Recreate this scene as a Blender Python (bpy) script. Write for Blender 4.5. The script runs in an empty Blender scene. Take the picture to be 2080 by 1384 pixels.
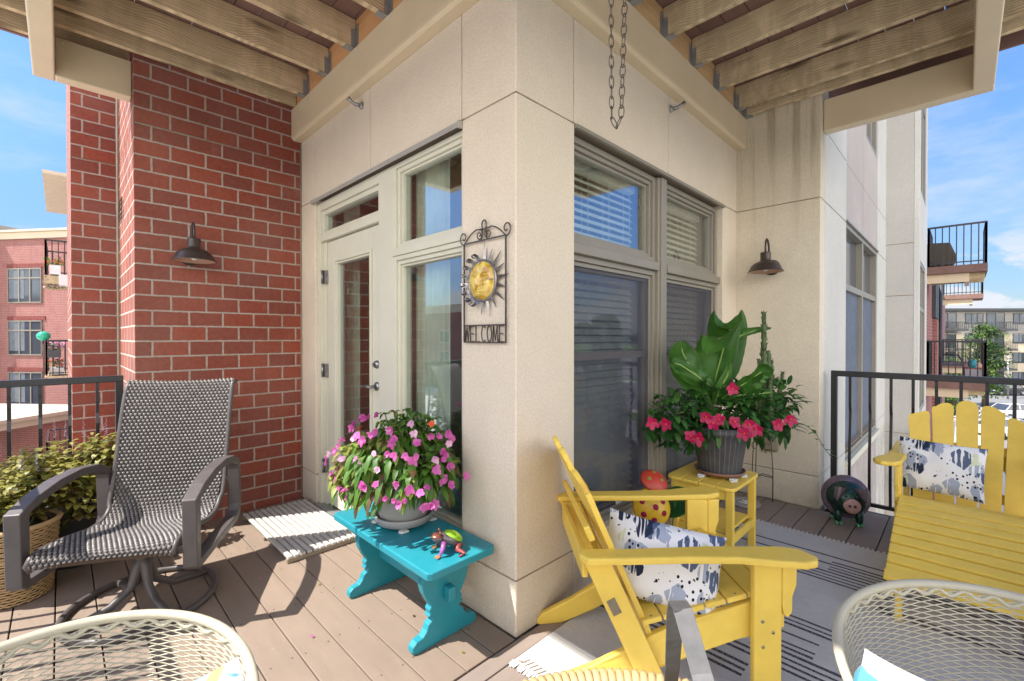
import bpy, bmesh, math, random
from math import sin, cos, pi, radians, sqrt, atan2
from mathutils import Vector, Matrix, noise
random.seed(7)
S = bpy.context.scene
COL = S.collection
# ------------------------------------------------------------------ camera, sky, sun
cd = bpy.data.cameras.new("camera"); cam = bpy.data.objects.new("camera", cd); COL.objects.link(cam)
cam.location = (1.358, -1.382, 1.30); cam.rotation_euler = (radians(90-.44), 0, radians(45))
cd.sensor_width = 36; cd.lens = 918/2080*36; cd.clip_start = .02; cd.clip_end = 3000
S.camera = cam
SUNDIR = Vector((.45*cos(radians(55.3)), .893*cos(radians(55.3)), -sin(radians(55.3)))).normalized()
W = bpy.data.worlds.new("World"); S.world = W; W.use_nodes = True
nt = W.node_tree; N = nt.nodes; Lk = nt.links
bg = N["Background"]
sky = N.new("ShaderNodeTexSky"); sky.sky_type = 'NISHITA'; sky.sun_disc = False
sky.sun_elevation = radians(55.3); sky.sun_rotation = atan2(-.45, -.893); sky.air_density = 1.0; sky.dust_density = .6; sky.ozone_density = 1.6
geo = N.new("ShaderNodeTexCoord")
sep = N.new("ShaderNodeSeparateXYZ"); Lk.new(geo.outputs['Generated'], sep.inputs[0])
def wmath(op, a, b=None, c=None):
    m = N.new("ShaderNodeMath"); m.operation = op
    for i, v in enumerate((a, b, c)):
        if v is None: continue
        if isinstance(v, (int, float)): m.inputs[i].default_value = v
        else: Lk.new(v, m.inputs[i])
    return m.outputs[0]
def wnoise(scale, vec, detail=6, rough=.6):
    n = N.new("ShaderNodeTexNoise"); n.inputs['Scale'].default_value = scale; n.inputs['Detail'].default_value = detail; n.inputs['Roughness'].default_value = rough
    Lk.new(vec, n.inputs['Vector']); return n.outputs['Fac']
def wramp(v, lo, hi):
    m = N.new("ShaderNodeMapRange"); m.interpolation_type = 'SMOOTHSTEP'; m.inputs[1].default_value = lo; m.inputs[2].default_value = hi
    Lk.new(v, m.inputs[0]); return m.outputs[0]
mp = N.new("ShaderNodeMapping"); mp.inputs['Scale'].default_value = (1, 1, 3.2); Lk.new(geo.outputs['Generated'], mp.inputs[0])
cirrus = wmath('MULTIPLY', wramp(wnoise(2.3, mp.outputs[0], 8, .62), .47, .80), .75)
mp2 = N.new("ShaderNodeMapping"); mp2.inputs['Scale'].default_value = (1, 1, 1.9); mp2.inputs['Location'].default_value = (.37, .1, .2); Lk.new(geo.outputs['Generated'], mp2.inputs[0])
cum = wramp(wnoise(7.5, mp2.outputs[0], 9, .55), .49, .56)
low = wmath('MULTIPLY', wramp(sep.outputs[2], .0, .035), wmath('SUBTRACT', 1.0, wramp(sep.outputs[2], .10, .19)))
cum = wmath('MULTIPLY', cum, low)
cf = wmath('MINIMUM', wmath('ADD', wmath('MULTIPLY', cum, .95), cirrus), 1.0)
hs = N.new("ShaderNodeHueSaturation"); hs.inputs['Saturation'].default_value = 1.15; hs.inputs['Value'].default_value = 1.0; Lk.new(sky.outputs[0], hs.inputs['Color'])
gr_ = N.new("ShaderNodeMapRange"); gr_.interpolation_type = 'SMOOTHSTEP'; gr_.inputs[1].default_value = -.02; gr_.inputs[2].default_value = .45; gr_.inputs[3].default_value = .27; gr_.inputs[4].default_value = .62; Lk.new(sep.outputs[2], gr_.inputs[0])
tint_ = N.new("ShaderNodeVectorMath"); tint_.operation = 'MULTIPLY'; Lk.new(hs.outputs[0], tint_.inputs[0]); tint_.inputs[1].default_value = (.80, .90, 1.12)
vm_ = N.new("ShaderNodeVectorMath"); vm_.operation = 'SCALE'; Lk.new(tint_.outputs[0], vm_.inputs[0]); Lk.new(gr_.outputs[0], vm_.inputs['Scale'])
mx = N.new("ShaderNodeMix"); mx.data_type = 'RGBA'
Lk.new(cf, mx.inputs[0]); Lk.new(vm_.outputs[0], mx.inputs[6]); mx.inputs[7].default_value = (2.0, 2.1, 2.3, 1)
# an unseen bright cloud mass added behind the viewer to light the shaded walls
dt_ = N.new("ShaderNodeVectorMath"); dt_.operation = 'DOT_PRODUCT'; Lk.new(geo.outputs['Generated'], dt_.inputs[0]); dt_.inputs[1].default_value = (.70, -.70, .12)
fill_bank = wmath('MULTIPLY', wmath('MULTIPLY', wramp(dt_.outputs['Value'], .22, .60), wramp(wnoise(2.2, geo.outputs['Generated'], 6, .6), .28, .50)), wmath('MULTIPLY', wramp(sep.outputs[2], -.01, .05), wmath('SUBTRACT', 1.0, wmath('MULTIPLY', wramp(sep.outputs[2], .30, .62), .85))))
mb_ = N.new("ShaderNodeMix"); mb_.data_type = 'RGBA'; Lk.new(fill_bank, mb_.inputs[0]); Lk.new(mx.outputs[2], mb_.inputs[6]); mb_.inputs[7].default_value = (9.8, 9.4, 8.8, 1)
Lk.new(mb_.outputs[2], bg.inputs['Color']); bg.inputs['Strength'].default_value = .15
sd = bpy.data.lights.new("sun", 'SUN'); sd.energy = 3.2; sd.angle = radians(.53); sd.color = (1, .955, .89)
so = bpy.data.objects.new("sun", sd); COL.objects.link(so); so.location = (-20, -40, 60)
so.rotation_euler = SUNDIR.to_track_quat('-Z', 'Y').to_euler()
S.view_settings.view_transform = 'Standard'; S.view_settings.look = 'None'; S.view_settings.exposure = 1.53; S.view_settings.gamma = 1

# ------------------------------------------------------------------ object helpers
def tag(o, label=None, cat=None, group=None, kind=None):
    if label: o["label"] = label
    if cat: o["category"] = cat
    if group: o["group"] = group
    if kind: o["kind"] = kind
    return o
def thing(name, loc, label, cat, group=None, rz=0):
    o = bpy.data.objects.new(name, None); COL.objects.link(o); o.location = loc; o.rotation_euler = (0, 0, rz); o.empty_display_size = .1
    return tag(o, label, cat, group)
def wloc(o):
    v = Vector((0, 0, 0))
    while o is not None: v += o.location; o = o.parent
    return v
class MB:
    def __init__(s): s.v = []; s.f = []; s.m = []; s.mi = 0; s.sm = []; s.fix = False
    def add(s, vs, fs, smooth=False):
        b = len(s.v); s.v.extend(vs)
        for f in fs: s.f.append(tuple(i+b for i in f)); s.m.append(s.mi); s.sm.append(smooth)
    def box(s, x0, x1, y0, y1, z0, z1):
        s.add([(x0,y0,z0),(x1,y0,z0),(x1,y1,z0),(x0,y1,z0),(x0,y0,z1),(x1,y0,z1),(x1,y1,z1),(x0,y1,z1)],
              [(0,3,2,1),(4,5,6,7),(0,1,5,4),(1,2,6,5),(2,3,7,6),(3,0,4,7)])
    def obox(s, c, ax, ay, az):   # oriented box: centre and half vectors
        c = Vector(c); ax = Vector(ax); ay = Vector(ay); az = Vector(az); vs = []
        for k in (-1, 1):
            for i, j in ((-1,-1),(1,-1),(1,1),(-1,1)): vs.append(tuple(c+ax*i+ay*j+az*k))
        s.add(vs, [(0,3,2,1),(4,5,6,7),(0,1,5,4),(1,2,6,5),(2,3,7,6),(3,0,4,7)])
    def bar(s, p, q, w, h, up=(0,0,1)):   # box from p to q, width w sideways, h along up
        p = Vector(p); q = Vector(q); d = q-p; u = Vector(up); sd_ = d.cross(u).normalized(); uu = sd_.cross(d).normalized()
        s.obox((p+q)/2, d/2, sd_*w/2, uu*h/2)
    def tube(s, pts, r, n=8, closed=False, caps=True):
        pts = [Vector(p) for p in pts]; m = len(pts); rr = r if isinstance(r, (list, tuple)) else [r]*m
        rings = []; prev = None
        for i in range(m):
            if closed: t = pts[(i+1) % m]-pts[i-1]
            else: t = pts[min(i+1, m-1)]-pts[max(i-1, 0)]
            if t.length < 1e-9: t = Vector((0,0,1))
            t.normalize()
            if prev is None: a = t.orthogonal().normalized()
            else:
                a = prev-t*prev.dot(t)
                a = a.normalized() if a.length > 1e-6 else t.orthogonal().normalized()
            prev = a; b = t.cross(a)
            rings.append([tuple(pts[i]+(a*cos(2*pi*k/n)+b*sin(2*pi*k/n))*rr[i]) for k in range(n)])
        vs = [v for r_ in rings for v in r_]; fs = []
        for i in range(m if closed else m-1):
            i2 = (i+1) % m
            for k in range(n): fs.append((i*n+k, i*n+(k+1) % n, i2*n+(k+1) % n, i2*n+k))
        if caps and not closed: fs.append(tuple(range(n-1, -1, -1))); fs.append(tuple((m-1)*n+k for k in range(n)))
        s.add(vs, fs, True)
    def lathe(s, prof, c=(0,0,0), n=32, ax=None):  # prof [(r,z)]
        vs = []; fs = []
        for r, z in prof:
            for k in range(n): vs.append((c[0]+r*cos(2*pi*k/n), c[1]+r*sin(2*pi*k/n), c[2]+z))
        if ax is not None:
            q = Vector((0,0,1)).rotation_difference(Vector(ax).normalized()); cc = Vector(c)
            vs = [tuple(cc+q@(Vector(v)-cc)) for v in vs]
        for i in range(len(prof)-1):
            for k in range(n): fs.append((i*n+k, i*n+(k+1) % n, (i+1)*n+(k+1) % n, (i+1)*n+k))
        s.add(vs, fs, True)
    def ell(s, c, r, n=12, m=8, rot=None):
        vs = []; fs = []
        for i in range(m+1):
            th = pi*i/m
            for k in range(n):
                p = Vector((r[0]*sin(th)*cos(2*pi*k/n), r[1]*sin(th)*sin(2*pi*k/n), r[2]*cos(th)))
                if rot is not None: p = rot@p
                vs.append((c[0]+p.x, c[1]+p.y, c[2]+p.z))
        for i in range(m):
            for k in range(n): fs.append((i*n+k, (i+1)*n+k, (i+1)*n+(k+1) % n, i*n+(k+1) % n))
        s.add(vs, fs, True)
    def prism(s, pts, fn, t0, t1):  # polygon (a,b) extruded t0..t1; fn(a,b,t)->xyz
        n = len(pts); s.fix = True
        vs = [tuple(fn(a, b, t0)) for a, b in pts]+[tuple(fn(a, b, t1)) for a, b in pts]
        fs = [tuple(range(n-1, -1, -1)), tuple(range(n, 2*n))]
        for i in range(n): fs.append((i, (i+1) % n, n+(i+1) % n, n+i))
        s.add(vs, fs)
    def grid(s, fn, nu, nv, smooth=True):
        vs = [tuple(fn(i/nu, j/nv)) for i in range(nu+1) for j in range(nv+1)]
        fs = [(i*(nv+1)+j, (i+1)*(nv+1)+j, (i+1)*(nv+1)+j+1, i*(nv+1)+j+1) for i in range(nu) for j in range(nv)]
        s.add(vs, fs, smooth)
    def leaf(s, b, d, L, w, droop=.4, up=(0,0,1), n=4, fold=.25, pt=.5):
        b = Vector(b); d = Vector(d).normalized(); u = Vector(up)
        sd_ = d.cross(u)
        sd_ = sd_.normalized() if sd_.length > 1e-4 else d.orthogonal().normalized()
        nn = sd_.cross(d).normalized(); vs = []; fs = []
        for i in range(n+1):
            t = i/n; wd = w*.5*(sin(pi*min(1, t**.75*.97+.02)))**pt if 0 < i < n else w*.03
            p = b+d*L*t*(1-.25*droop*t)-Vector((0,0,1))*droop*L*t*t
            vs += [tuple(p-sd_*wd+nn*fold*wd), tuple(p), tuple(p+sd_*wd+nn*fold*wd)]
        for i in range(n):
            fs += [(3*i, 3*i+1, 3*i+4, 3*i+3), (3*i+1, 3*i+2, 3*i+5, 3*i+4)]
        s.add(vs, fs, True)
    def build(s, name, mat, parent=None, world=True, origin=None, bevel=0, seg=2, ang=35):
        me = bpy.data.meshes.new(name)
        off = Vector((0,0,0))
        if parent is not None and world: off = wloc(parent)
        if origin is not None and parent is None: off = Vector(origin)
        me.from_pydata([(v[0]-off.x, v[1]-off.y, v[2]-off.z) for v in s.v], [], s.f)
        for m_ in (mat if isinstance(mat, (list, tuple)) else [mat]): me.materials.append(m_)
        me.polygons.foreach_set('material_index', s.m); me.polygons.foreach_set('use_smooth', s.sm)
        if s.fix:
            bm = bmesh.new(); bm.from_mesh(me); bmesh.ops.recalc_face_normals(bm, faces=bm.faces); bm.to_mesh(me); bm.free()
        me.update()
        o = bpy.data.objects.new(name, me); COL.objects.link(o)
        if parent is not None: o.parent = parent
        elif origin is not None: o.location = origin
        if bevel:
            md = o.modifiers.new('bevel', 'BEVEL'); md.width = bevel; md.segments = seg; md.limit_method = 'ANGLE'; md.angle_limit = radians(ang)
        return o
def copy_tree(o, parent=None):
    c = o.copy(); COL.objects.link(c); c.parent = parent
    for ch in [x for x in o.children]: copy_tree(ch, c)
    return c
def part(name, mat, parent, fn, **k):
    mb = MB(); fn(mb); return mb.build(name, mat, parent, **k)

# ------------------------------------------------------------------ materials
class NT:
    def __init__(s, name):
        s.m = bpy.data.materials.new(name); s.m.use_nodes = True; s.t = s.m.node_tree; s.N = s.t.nodes; s.L = s.t.links
        s.b = s.N["Principled BSDF"]; s.out = s.N["Material Output"]
        s.tc = s.N.new("ShaderNodeTexCoord"); s.co = s.tc.outputs['Object']
    def val(s, i, v):
        if hasattr(v, 'is_linked') or isinstance(v, bpy.types.NodeSocket): s.L.new(v, i)
        elif isinstance(v, (tuple, list)) and len(v) == 3 and i.type == 'RGBA': i.default_value = (*v, 1)
        else: i.default_value = v
    def mapping(s, scale=(1,1,1), loc=(0,0,0), rot=(0,0,0), co=None):
        n = s.N.new("ShaderNodeMapping"); n.inputs['Scale'].default_value = scale; n.inputs['Location'].default_value = loc; n.inputs['Rotation'].default_value = rot
        s.L.new(co or s.co, n.inputs[0]); return n.outputs[0]
    def noise(s, scale, detail=4, rough=.55, co=None, dist=0):
        n = s.N.new("ShaderNodeTexNoise"); n.inputs['Scale'].default_value = scale; n.inputs['Detail'].default_value = detail
        n.inputs['Roughness'].default_value = rough; n.inputs['Distortion'].default_value = dist; s.L.new(co or s.co, n.inputs['Vector']); return n.outputs['Fac']
    def ramp(s, v, lo, hi, a=0., b=1.):
        n = s.N.new("ShaderNodeMapRange"); s.L.new(v, n.inputs[0]); n.inputs[1].default_value = lo; n.inputs[2].default_value = hi; n.inputs[3].default_value = a; n.inputs[4].default_value = b; return n.outputs[0]
    def mix(s, f, a, b, mode='MIX'):
        n = s.N.new("ShaderNodeMix"); n.data_type = 'RGBA'; n.blend_type = mode; s.val(n.inputs[0], f); s.val(n.inputs[6], a); s.val(n.inputs[7], b); return n.outputs[2]
    def math(s, op, a, b=None, c=None):
        n = s.N.new("ShaderNodeMath"); n.operation = op
        for i, v in enumerate((a, b, c)):
            if v is not None: s.val(n.inputs[i], v)
        return n.outputs[0]
    def xyz(s, co=None):
        n = s.N.new("ShaderNodeSeparateXYZ"); s.L.new(co or s.co, n.inputs[0]); return n.outputs
    def comb(s, x, y, z=0.):
        n = s.N.new("ShaderNodeCombineXYZ"); s.val(n.inputs[0], x); s.val(n.inputs[1], y); s.val(n.inputs[2], z); return n.outputs[0]
    def bump(s, h, strength=.3, dist=.01, prev=None):
        n = s.N.new("ShaderNodeBump"); n.inputs['Strength'].default_value = strength; n.inputs['Distance'].default_value = dist; s.L.new(h, n.inputs['Height'])
        if prev is not None: s.L.new(prev, n.inputs['Normal'])
        s.L.new(n.outputs[0], s.b.inputs['Normal']); return n.outputs[0]
    def set(s, color=None, rough=None, metal=None, spec=None, **k):
        if color is not None: s.val(s.b.inputs['Base Color'], color)
        if rough is not None: s.val(s.b.inputs['Roughness'], rough)
        if metal is not None: s.val(s.b.inputs['Metallic'], metal)
        if spec is not None: s.val(s.b.inputs['Specular IOR Level'], spec)
        return s.m
def sc(c, k): return tuple(min(1, x*k) for x in c)
def simple(name, c, rough=.6, var=.12, nscale=6, bump=0, bscale=60, metal=0, spec=.5, bdist=.004):
    n = NT(name); f = n.ramp(n.noise(nscale, 5, .6), .3, .7)
    col = n.mix(f, sc(c, 1-var), sc(c, 1+var))
    if bump: n.bump(n.noise(bscale, 4, .6), bump, bdist)
    rf = n.ramp(n.noise(nscale*3, 4), .3, .7, max(0, rough-.07), min(1, rough+.07))
    return n.set(col, rf, metal, spec)
def leafmat(name, c, c2=None, trans=.35, rough=.45):
    n = NT(name); f = n.ramp(n.noise(9, 3), .3, .7); col = n.mix(f, sc(c, .8), c2 or sc(c, 1.25))
    n.set(col, rough, 0, .35)
    t = n.N.new("ShaderNodeBsdfTranslucent"); n.L.new(n.mix(.5, col, sc(c2 or c, 1.3)), t.inputs[0])
    ms = n.N.new("ShaderNodeMixShader"); ms.inputs[0].default_value = trans
    n.L.new(n.b.outputs[0], ms.inputs[1]); n.L.new(t.outputs[0], ms.inputs[2]); n.L.new(ms.outputs[0], n.out.inputs[0]); return n.m
def stucco(name, c, stain=0):
    n = NT(name); big = n.ramp(n.noise(1.3, 5, .6), .3, .72); sp = n.ramp(n.noise(95, 3, .6), .35, .66); md = n.ramp(n.noise(9, 5, .65), .3, .7)
    col = n.mix(big, sc(c, .90), sc(c, 1.07)); col = n.mix(n.math('MULTIPLY', md, .35), col, sc(c, .86)); col = n.mix(n.math('MULTIPLY', sp, .38), col, sc(c, .62))
    pz = n.ramp(n.noise(1, 5, .65, n.mapping((3.2, 3.2, .8), (4, 7, 2))), .52, .74); col = n.mix(n.math('MULTIPLY', pz, .22), col, sc(c, .74))
    ob = n.xyz(); low_ = n.ramp(ob[2], .0, .16, .45, 0); col = n.mix(n.math('MULTIPLY', low_, n.ramp(n.noise(5, 5, .65), .3, .65)), col, (.20, .16, .12))
    if stain:
        o = n.xyz(); st = n.ramp(n.noise(1, 6, .7, n.mapping((16, 16, .55))), .50, .72); hz = n.ramp(o[2], 1.9, 3.1)
        col = n.mix(n.math('MULTIPLY', n.math('MULTIPLY', st, hz), stain), col, (.17, .14, .075))
        col = n.mix(n.math('MULTIPLY', hz, stain*.35), col, (.42, .33, .17))
    n.bump(n.noise(70, 4, .7), .55, .006); return n.set(col, .93, 0, .2)
def brickmat(name, axis, c1, c2, mortar, bw=.2005, rh=.101, z0=0., y0=0., msize=.0128, bump=.9):
    n = NT(name); o = n.xyz(); u = o[1] if axis == 'y' else o[0]
    if axis == 'xy': u = n.math('ADD', o[0], o[1])
    v = n.comb(n.math('SUBTRACT', u, y0), n.math('SUBTRACT', o[2], z0))
    # slightly uneven edges
    dn = n.N.new("ShaderNodeTexNoise"); dn.inputs['Scale'].default_value = 22; n.L.new(n.co, dn.inputs['Vector'])
    vm = n.N.new("ShaderNodeVectorMath"); vm.operation = 'MULTIPLY_ADD'; n.L.new(dn.outputs['Color'], vm.inputs[0]); vm.inputs[1].default_value = (.006, .006, 0); n.L.new(v, vm.inputs[2])
    b = n.N.new("ShaderNodeTexBrick"); n.L.new(vm.outputs[0], b.inputs['Vector']); b.offset = .5; b.squash = 1
    b.inputs['Scale'].default_value = 1; b.inputs['Brick Width'].default_value = bw; b.inputs['Row Height'].default_value = rh
    b.inputs['Mortar Size'].default_value = msize/2; b.inputs['Mortar Smooth'].default_value = .12; b.inputs['Bias'].default_value = 0
    b.inputs['Color1'].default_value = (*c1, 1); b.inputs['Color2'].default_value = (*c2, 1); b.inputs['Mortar'].default_value = (*mortar, 1)
    g = n.ramp(n.noise(38, 5, .7), .3, .75, .74, 1.12); sp = n.ramp(n.noise(130, 2, .5), .63, .72)
    col = n.mix(1.0, b.outputs['Color'], n.comb(g, g, g), 'MULTIPLY'); col = n.mix(n.math('MULTIPLY', sp, .5), col, sc(c1, .35))
    big = n.ramp(n.noise(1.7, 4), .35, .7); col = n.mix(n.math('MULTIPLY', big, .16), col, sc(mortar, .8))
    ef = n.ramp(n.noise(2.3, 6, .7), .60, .78); col = n.mix(n.math('MULTIPLY', ef, .30), col, (.42, .30, .26)); dk_ = n.ramp(n.noise(1, 5, .6, n.mapping((2.5, 2.5, .9), (5, 1, 3))), .5, .75); col = n.mix(n.math('MULTIPLY', dk_, .35), col, sc(c1, .45))
    h = n.math('ADD', n.math('MULTIPLY', n.math('SUBTRACT', 1., b.outputs['Fac']), 1.), n.math('MULTIPLY', n.noise(120, 4, .7), .12))
    n.bump(h, bump, .008); return n.set(col, .88, 0, .25)
def wood(name, c, dark, axis=1, green=.0, ring=9.):
    n = NT(name); info = n.N.new("ShaderNodeObjectInfo"); rnd = n.math('MULTIPLY', info.outputs['Random'], 37.)
    o = n.xyz(); a = o[axis]; others = [o[i] for i in range(3) if i != axis]
    # distorted annual rings: distance from a wandering pith, stretched along the board
    w1 = n.noise(1.0, 2, .5, n.comb(n.math('MULTIPLY', a, 1.3), rnd, 0.)); w2 = n.noise(1.0, 3, .5, n.comb(n.math('MULTIPLY', a, 3.2), n.math('MULTIPLY', o[2], 7.), n.math('ADD', rnd, 9.)))
    h = n.math('ADD', n.math('MULTIPLY', n.math('SUBTRACT', o[2], 3.20), 1.), n.math('MULTIPLY', n.math('SUBTRACT', w1, .5), .30))
    d = n.math('SQRT', n.math('ADD', n.math('MULTIPLY', h, h), .0006)); ph = n.math('ADD', n.math('MULTIPLY', d, 420.), n.math('MULTIPLY', w2, 26.))
    g = n.ramp(n.math('SINE', ph), -.5, .95); fine = n.noise(1, 4, .65, n.mapping(tuple(4 if i == axis else 160 for i in range(3))))
    col = n.mix(n.math('MULTIPLY', g, .55), c, dark); col = n.mix(n.ramp(fine, .42, .66, 0, .5), col, sc(dark, .85)); col = n.mix(n.ramp(n.noise(2.2, 4), .35, .7, 0, .35), col, sc(c, 1.25))
    kn = n.N.new("ShaderNodeTexVoronoi"); kn.inputs['Scale'].default_value = 1; k3 = [9, 9, 9]; k3[axis] = 2.1; n.L.new(n.mapping(tuple(k3)), kn.inputs['Vector'])
    col = n.mix(n.ramp(kn.outputs['Distance'], .08, .26, .75, 0), col, (.07, .04, .02))
    if green:
        gg = n.ramp(n.noise(1, 5, .65, n.mapping(tuple(9 if i != 2 else 2.2 for i in range(3)))), .42, .55); hz = n.ramp(o[2], 3.12, 3.27, .22, 1)
        col = n.mix(n.math('MULTIPLY', n.math('MULTIPLY', gg, hz), green), col, (.055, .058, .012))
    n.bump(fine, .35, .003); return n.set(col, .82, 0, .2)
def glass(name, refl=.30, tint=(.75, .8, .8), rough=.0):
    n = NT(name); n.N.remove(n.b)
    g = n.N.new("ShaderNodeBsdfGlossy"); g.inputs['Roughness'].default_value = rough; g.inputs[0].default_value = (.95, .96, 1, 1)
    t = n.N.new("ShaderNodeBsdfTransparent"); t.inputs[0].default_value = (*tint, 1)
    gm = n.N.new("ShaderNodeNewGeometry"); dp = n.N.new("ShaderNodeVectorMath"); dp.operation = 'DOT_PRODUCT'; n.L.new(gm.outputs['Normal'], dp.inputs[0]); n.L.new(gm.outputs['Incoming'], dp.inputs[1])
    fr_ = n.math('MULTIPLY', n.math('POWER', n.math('SUBTRACT', 1., n.math('ABSOLUTE', dp.outputs['Value'])), 4.), .9)
    nn = n.N.new("ShaderNodeBump"); nn.inputs['Strength'].default_value = .012; nn.inputs['Distance'].default_value = .05; n.L.new(n.noise(1.1, 2), nn.inputs['Height']); n.L.new(nn.outputs[0], g.inputs['Normal'])
    f = n.math('MINIMUM', n.math('ADD', fr_, refl), 1.0)
    m = n.N.new("ShaderNodeMixShader"); n.L.new(f, m.inputs[0]); n.L.new(t.outputs[0], m.inputs[1]); n.L.new(g.outputs[0], m.inputs[2]); n.L.new(m.outputs[0], n.out.inputs[0]); return n.m
def decking(name, c, axis):
    n = NT(name); s3 = [9, 9, 9]; s3[axis] = 1.2; gr = n.noise(3, 8, .7, n.mapping(tuple(s3)), .6); f = n.ramp(gr, .3, .72)
    col = n.mix(f, sc(c, .86), sc(c, 1.13)); o = n.xyz()
    row = n.math('FLOOR', n.math('DIVIDE', o[1 if axis == 0 else 0], .142))
    wn = n.N.new("ShaderNodeTexWhiteNoise"); wn.noise_dimensions = '1D'; n.L.new(row, wn.inputs['W'])
    col = n.mix(.5, col, n.mix(wn.outputs['Value'], sc(c, .9), sc(c, 1.1)))
    col = n.mix(n.ramp(n.noise(1.1, 5, .6), .45, .72, 0, .5), col, sc(c, .64)); col = n.mix(n.ramp(n.noise(60, 2), .70, .76, 0, .8), col, sc(c, 1.35))
    n.bump(gr, .25, .003); return n.set(col, n.ramp(gr, .3, .7, .5, .75), 0, .35)
def pillowmat(name):
    n = NT(name); base = n.mix(n.ramp(n.noise(3, 3), .35, .7), (.70, .70, .71), (.78, .78, .78))
    def layer(base, scx, scy, loc, thr, colour, smin, smax, rad):
        nz = n.N.new("ShaderNodeTexNoise"); nz.inputs['Scale'].default_value = 14; n.L.new(n.co, nz.inputs['Vector'])
        vm = n.N.new("ShaderNodeVectorMath"); vm.operation = 'MULTIPLY_ADD'; n.L.new(nz.outputs['Color'], vm.inputs[0]); vm.inputs[1].default_value = (.75, .75, 0); n.L.new(n.mapping((scx, scy, .001), loc), vm.inputs[2])
        v = n.N.new("ShaderNodeTexVoronoi"); v.inputs['Scale'].default_value = 1; v.inputs['Randomness'].default_value = .75; n.L.new(vm.outputs[0], v.inputs['Vector'])
        pick = n.xyz(v.outputs['Color'])[0]; on = n.math('MULTIPLY', n.math('GREATER_THAN', pick, smin), n.math('LESS_THAN', pick, smax))
        inside = n.math('LESS_THAN', v.outputs['Distance'], rad)
        st = n.ramp(n.noise(1, 2, .5, n.mapping((62, 7, .01), loc, (0, 0, .3))), thr, thr+.03)
        return n.mix(n.math('MULTIPLY', n.math('MULTIPLY', on, inside), st), base, colour)
    base = layer(base, 11, 9, (0, 0, 0), .40, (.34, .38, .48), 0., .55, .52); base = layer(base, 10, 9, (3.3, 1.2, 0), .44, (.58, .62, .42), .0, .28, .44)
    base = layer(base, 10, 8, (7.1, 5.2, 0), .46, (.09, .12, .20), .0, .48, .50); base = layer(base, 11, 10, (9.7, 2.5, 0), .47, (.022, .03, .06), .0, .42, .46)
    v = n.N.new("ShaderNodeTexVoronoi"); v.inputs['Scale'].default_value = 1; v.inputs['Randomness'].default_value = .8; n.L.new(n.mapping((58, 46, .001)), v.inputs['Vector'])
    dots = n.math('MULTIPLY', n.ramp(v.outputs['Distance'], .27, .31, 1, 0), n.ramp(n.noise(1, 1, .4, n.mapping((11, 12, .001), (2, 5, 0))), .54, .56)); base = n.mix(dots, base, (.015, .015, .02))
    n.bump(n.noise(7, 3), .5, .012); return n.set(base, .9, 0, .15)
def rugmat(name):
    n = NT(name); o = n.xyz(); P = .037
    row = n.math('FLOOR', n.math('DIVIDE', o[1], P)); fy = n.math('FRACT', n.math('DIVIDE', o[1], P))
    w1 = n.N.new("ShaderNodeTexWhiteNoise"); w1.noise_dimensions = '1D'; n.L.new(n.math('FLOOR', n.math('DIVIDE', row, 4.)), w1.inputs['W'])
    seg = n.math('FLOOR', n.math('ADD', n.math('MULTIPLY', o[0], 1.35), n.math('MULTIPLY', w1.outputs['Value'], 5)))
    w2 = n.N.new("ShaderNodeTexWhiteNoise"); w2.noise_dimensions = '2D'; n.L.new(n.comb(n.math('FLOOR', n.math('DIVIDE', row, 4.)), seg), w2.inputs['Vector'])
    w3 = n.N.new("ShaderNodeTexWhiteNoise"); w3.noise_dimensions = '2D'; n.L.new(n.comb(row, n.math('ADD', seg, 7)), w3.inputs['Vector'])
    on = n.math('MULTIPLY', n.math('GREATER_THAN', w2.outputs['Value'], .68), n.math('GREATER_THAN', w3.outputs['Value'], .18))
    on = n.math('MAXIMUM', on, n.math('GREATER_THAN', w3.outputs['Value'], .93))
    on = n.math('MULTIPLY', on, n.math('LESS_THAN', fy, n.math('ADD', .30, n.math('MULTIPLY', w3.outputs['Value'], .18)))); on = n.math('MULTIPLY', on, n.math('GREATER_THAN', o[1], .42)); on = n.math('MULTIPLY', on, n.math('LESS_THAN', o[1], 2.0))
    e1 = n.math('MULTIPLY', n.math('GREATER_THAN', o[1], .10), n.math('LESS_THAN', o[1], .128))
    fine = n.noise(260, 2, .6); thread = n.noise(1, 3, .6, n.mapping((20, 320, 20)))
    col = n.mix(n.ramp(n.noise(2.2, 5), .35, .7), (.53, .52, .51), (.64, .63, .61)); col = n.mix(n.ramp(thread, .4, .65, 0, .5), col, (.36, .35, .345)); col = n.mix(n.math('MULTIPLY', e1, .65), col, (.22, .21, .19))
    col = n.mix(n.math('MULTIPLY', on, n.ramp(fine, .3, .45)), col, (.055, .053, .06))
    n.bump(n.math('ADD', fine, thread), .6, .004); return n.set(col, .95, 0, .1)

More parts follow.
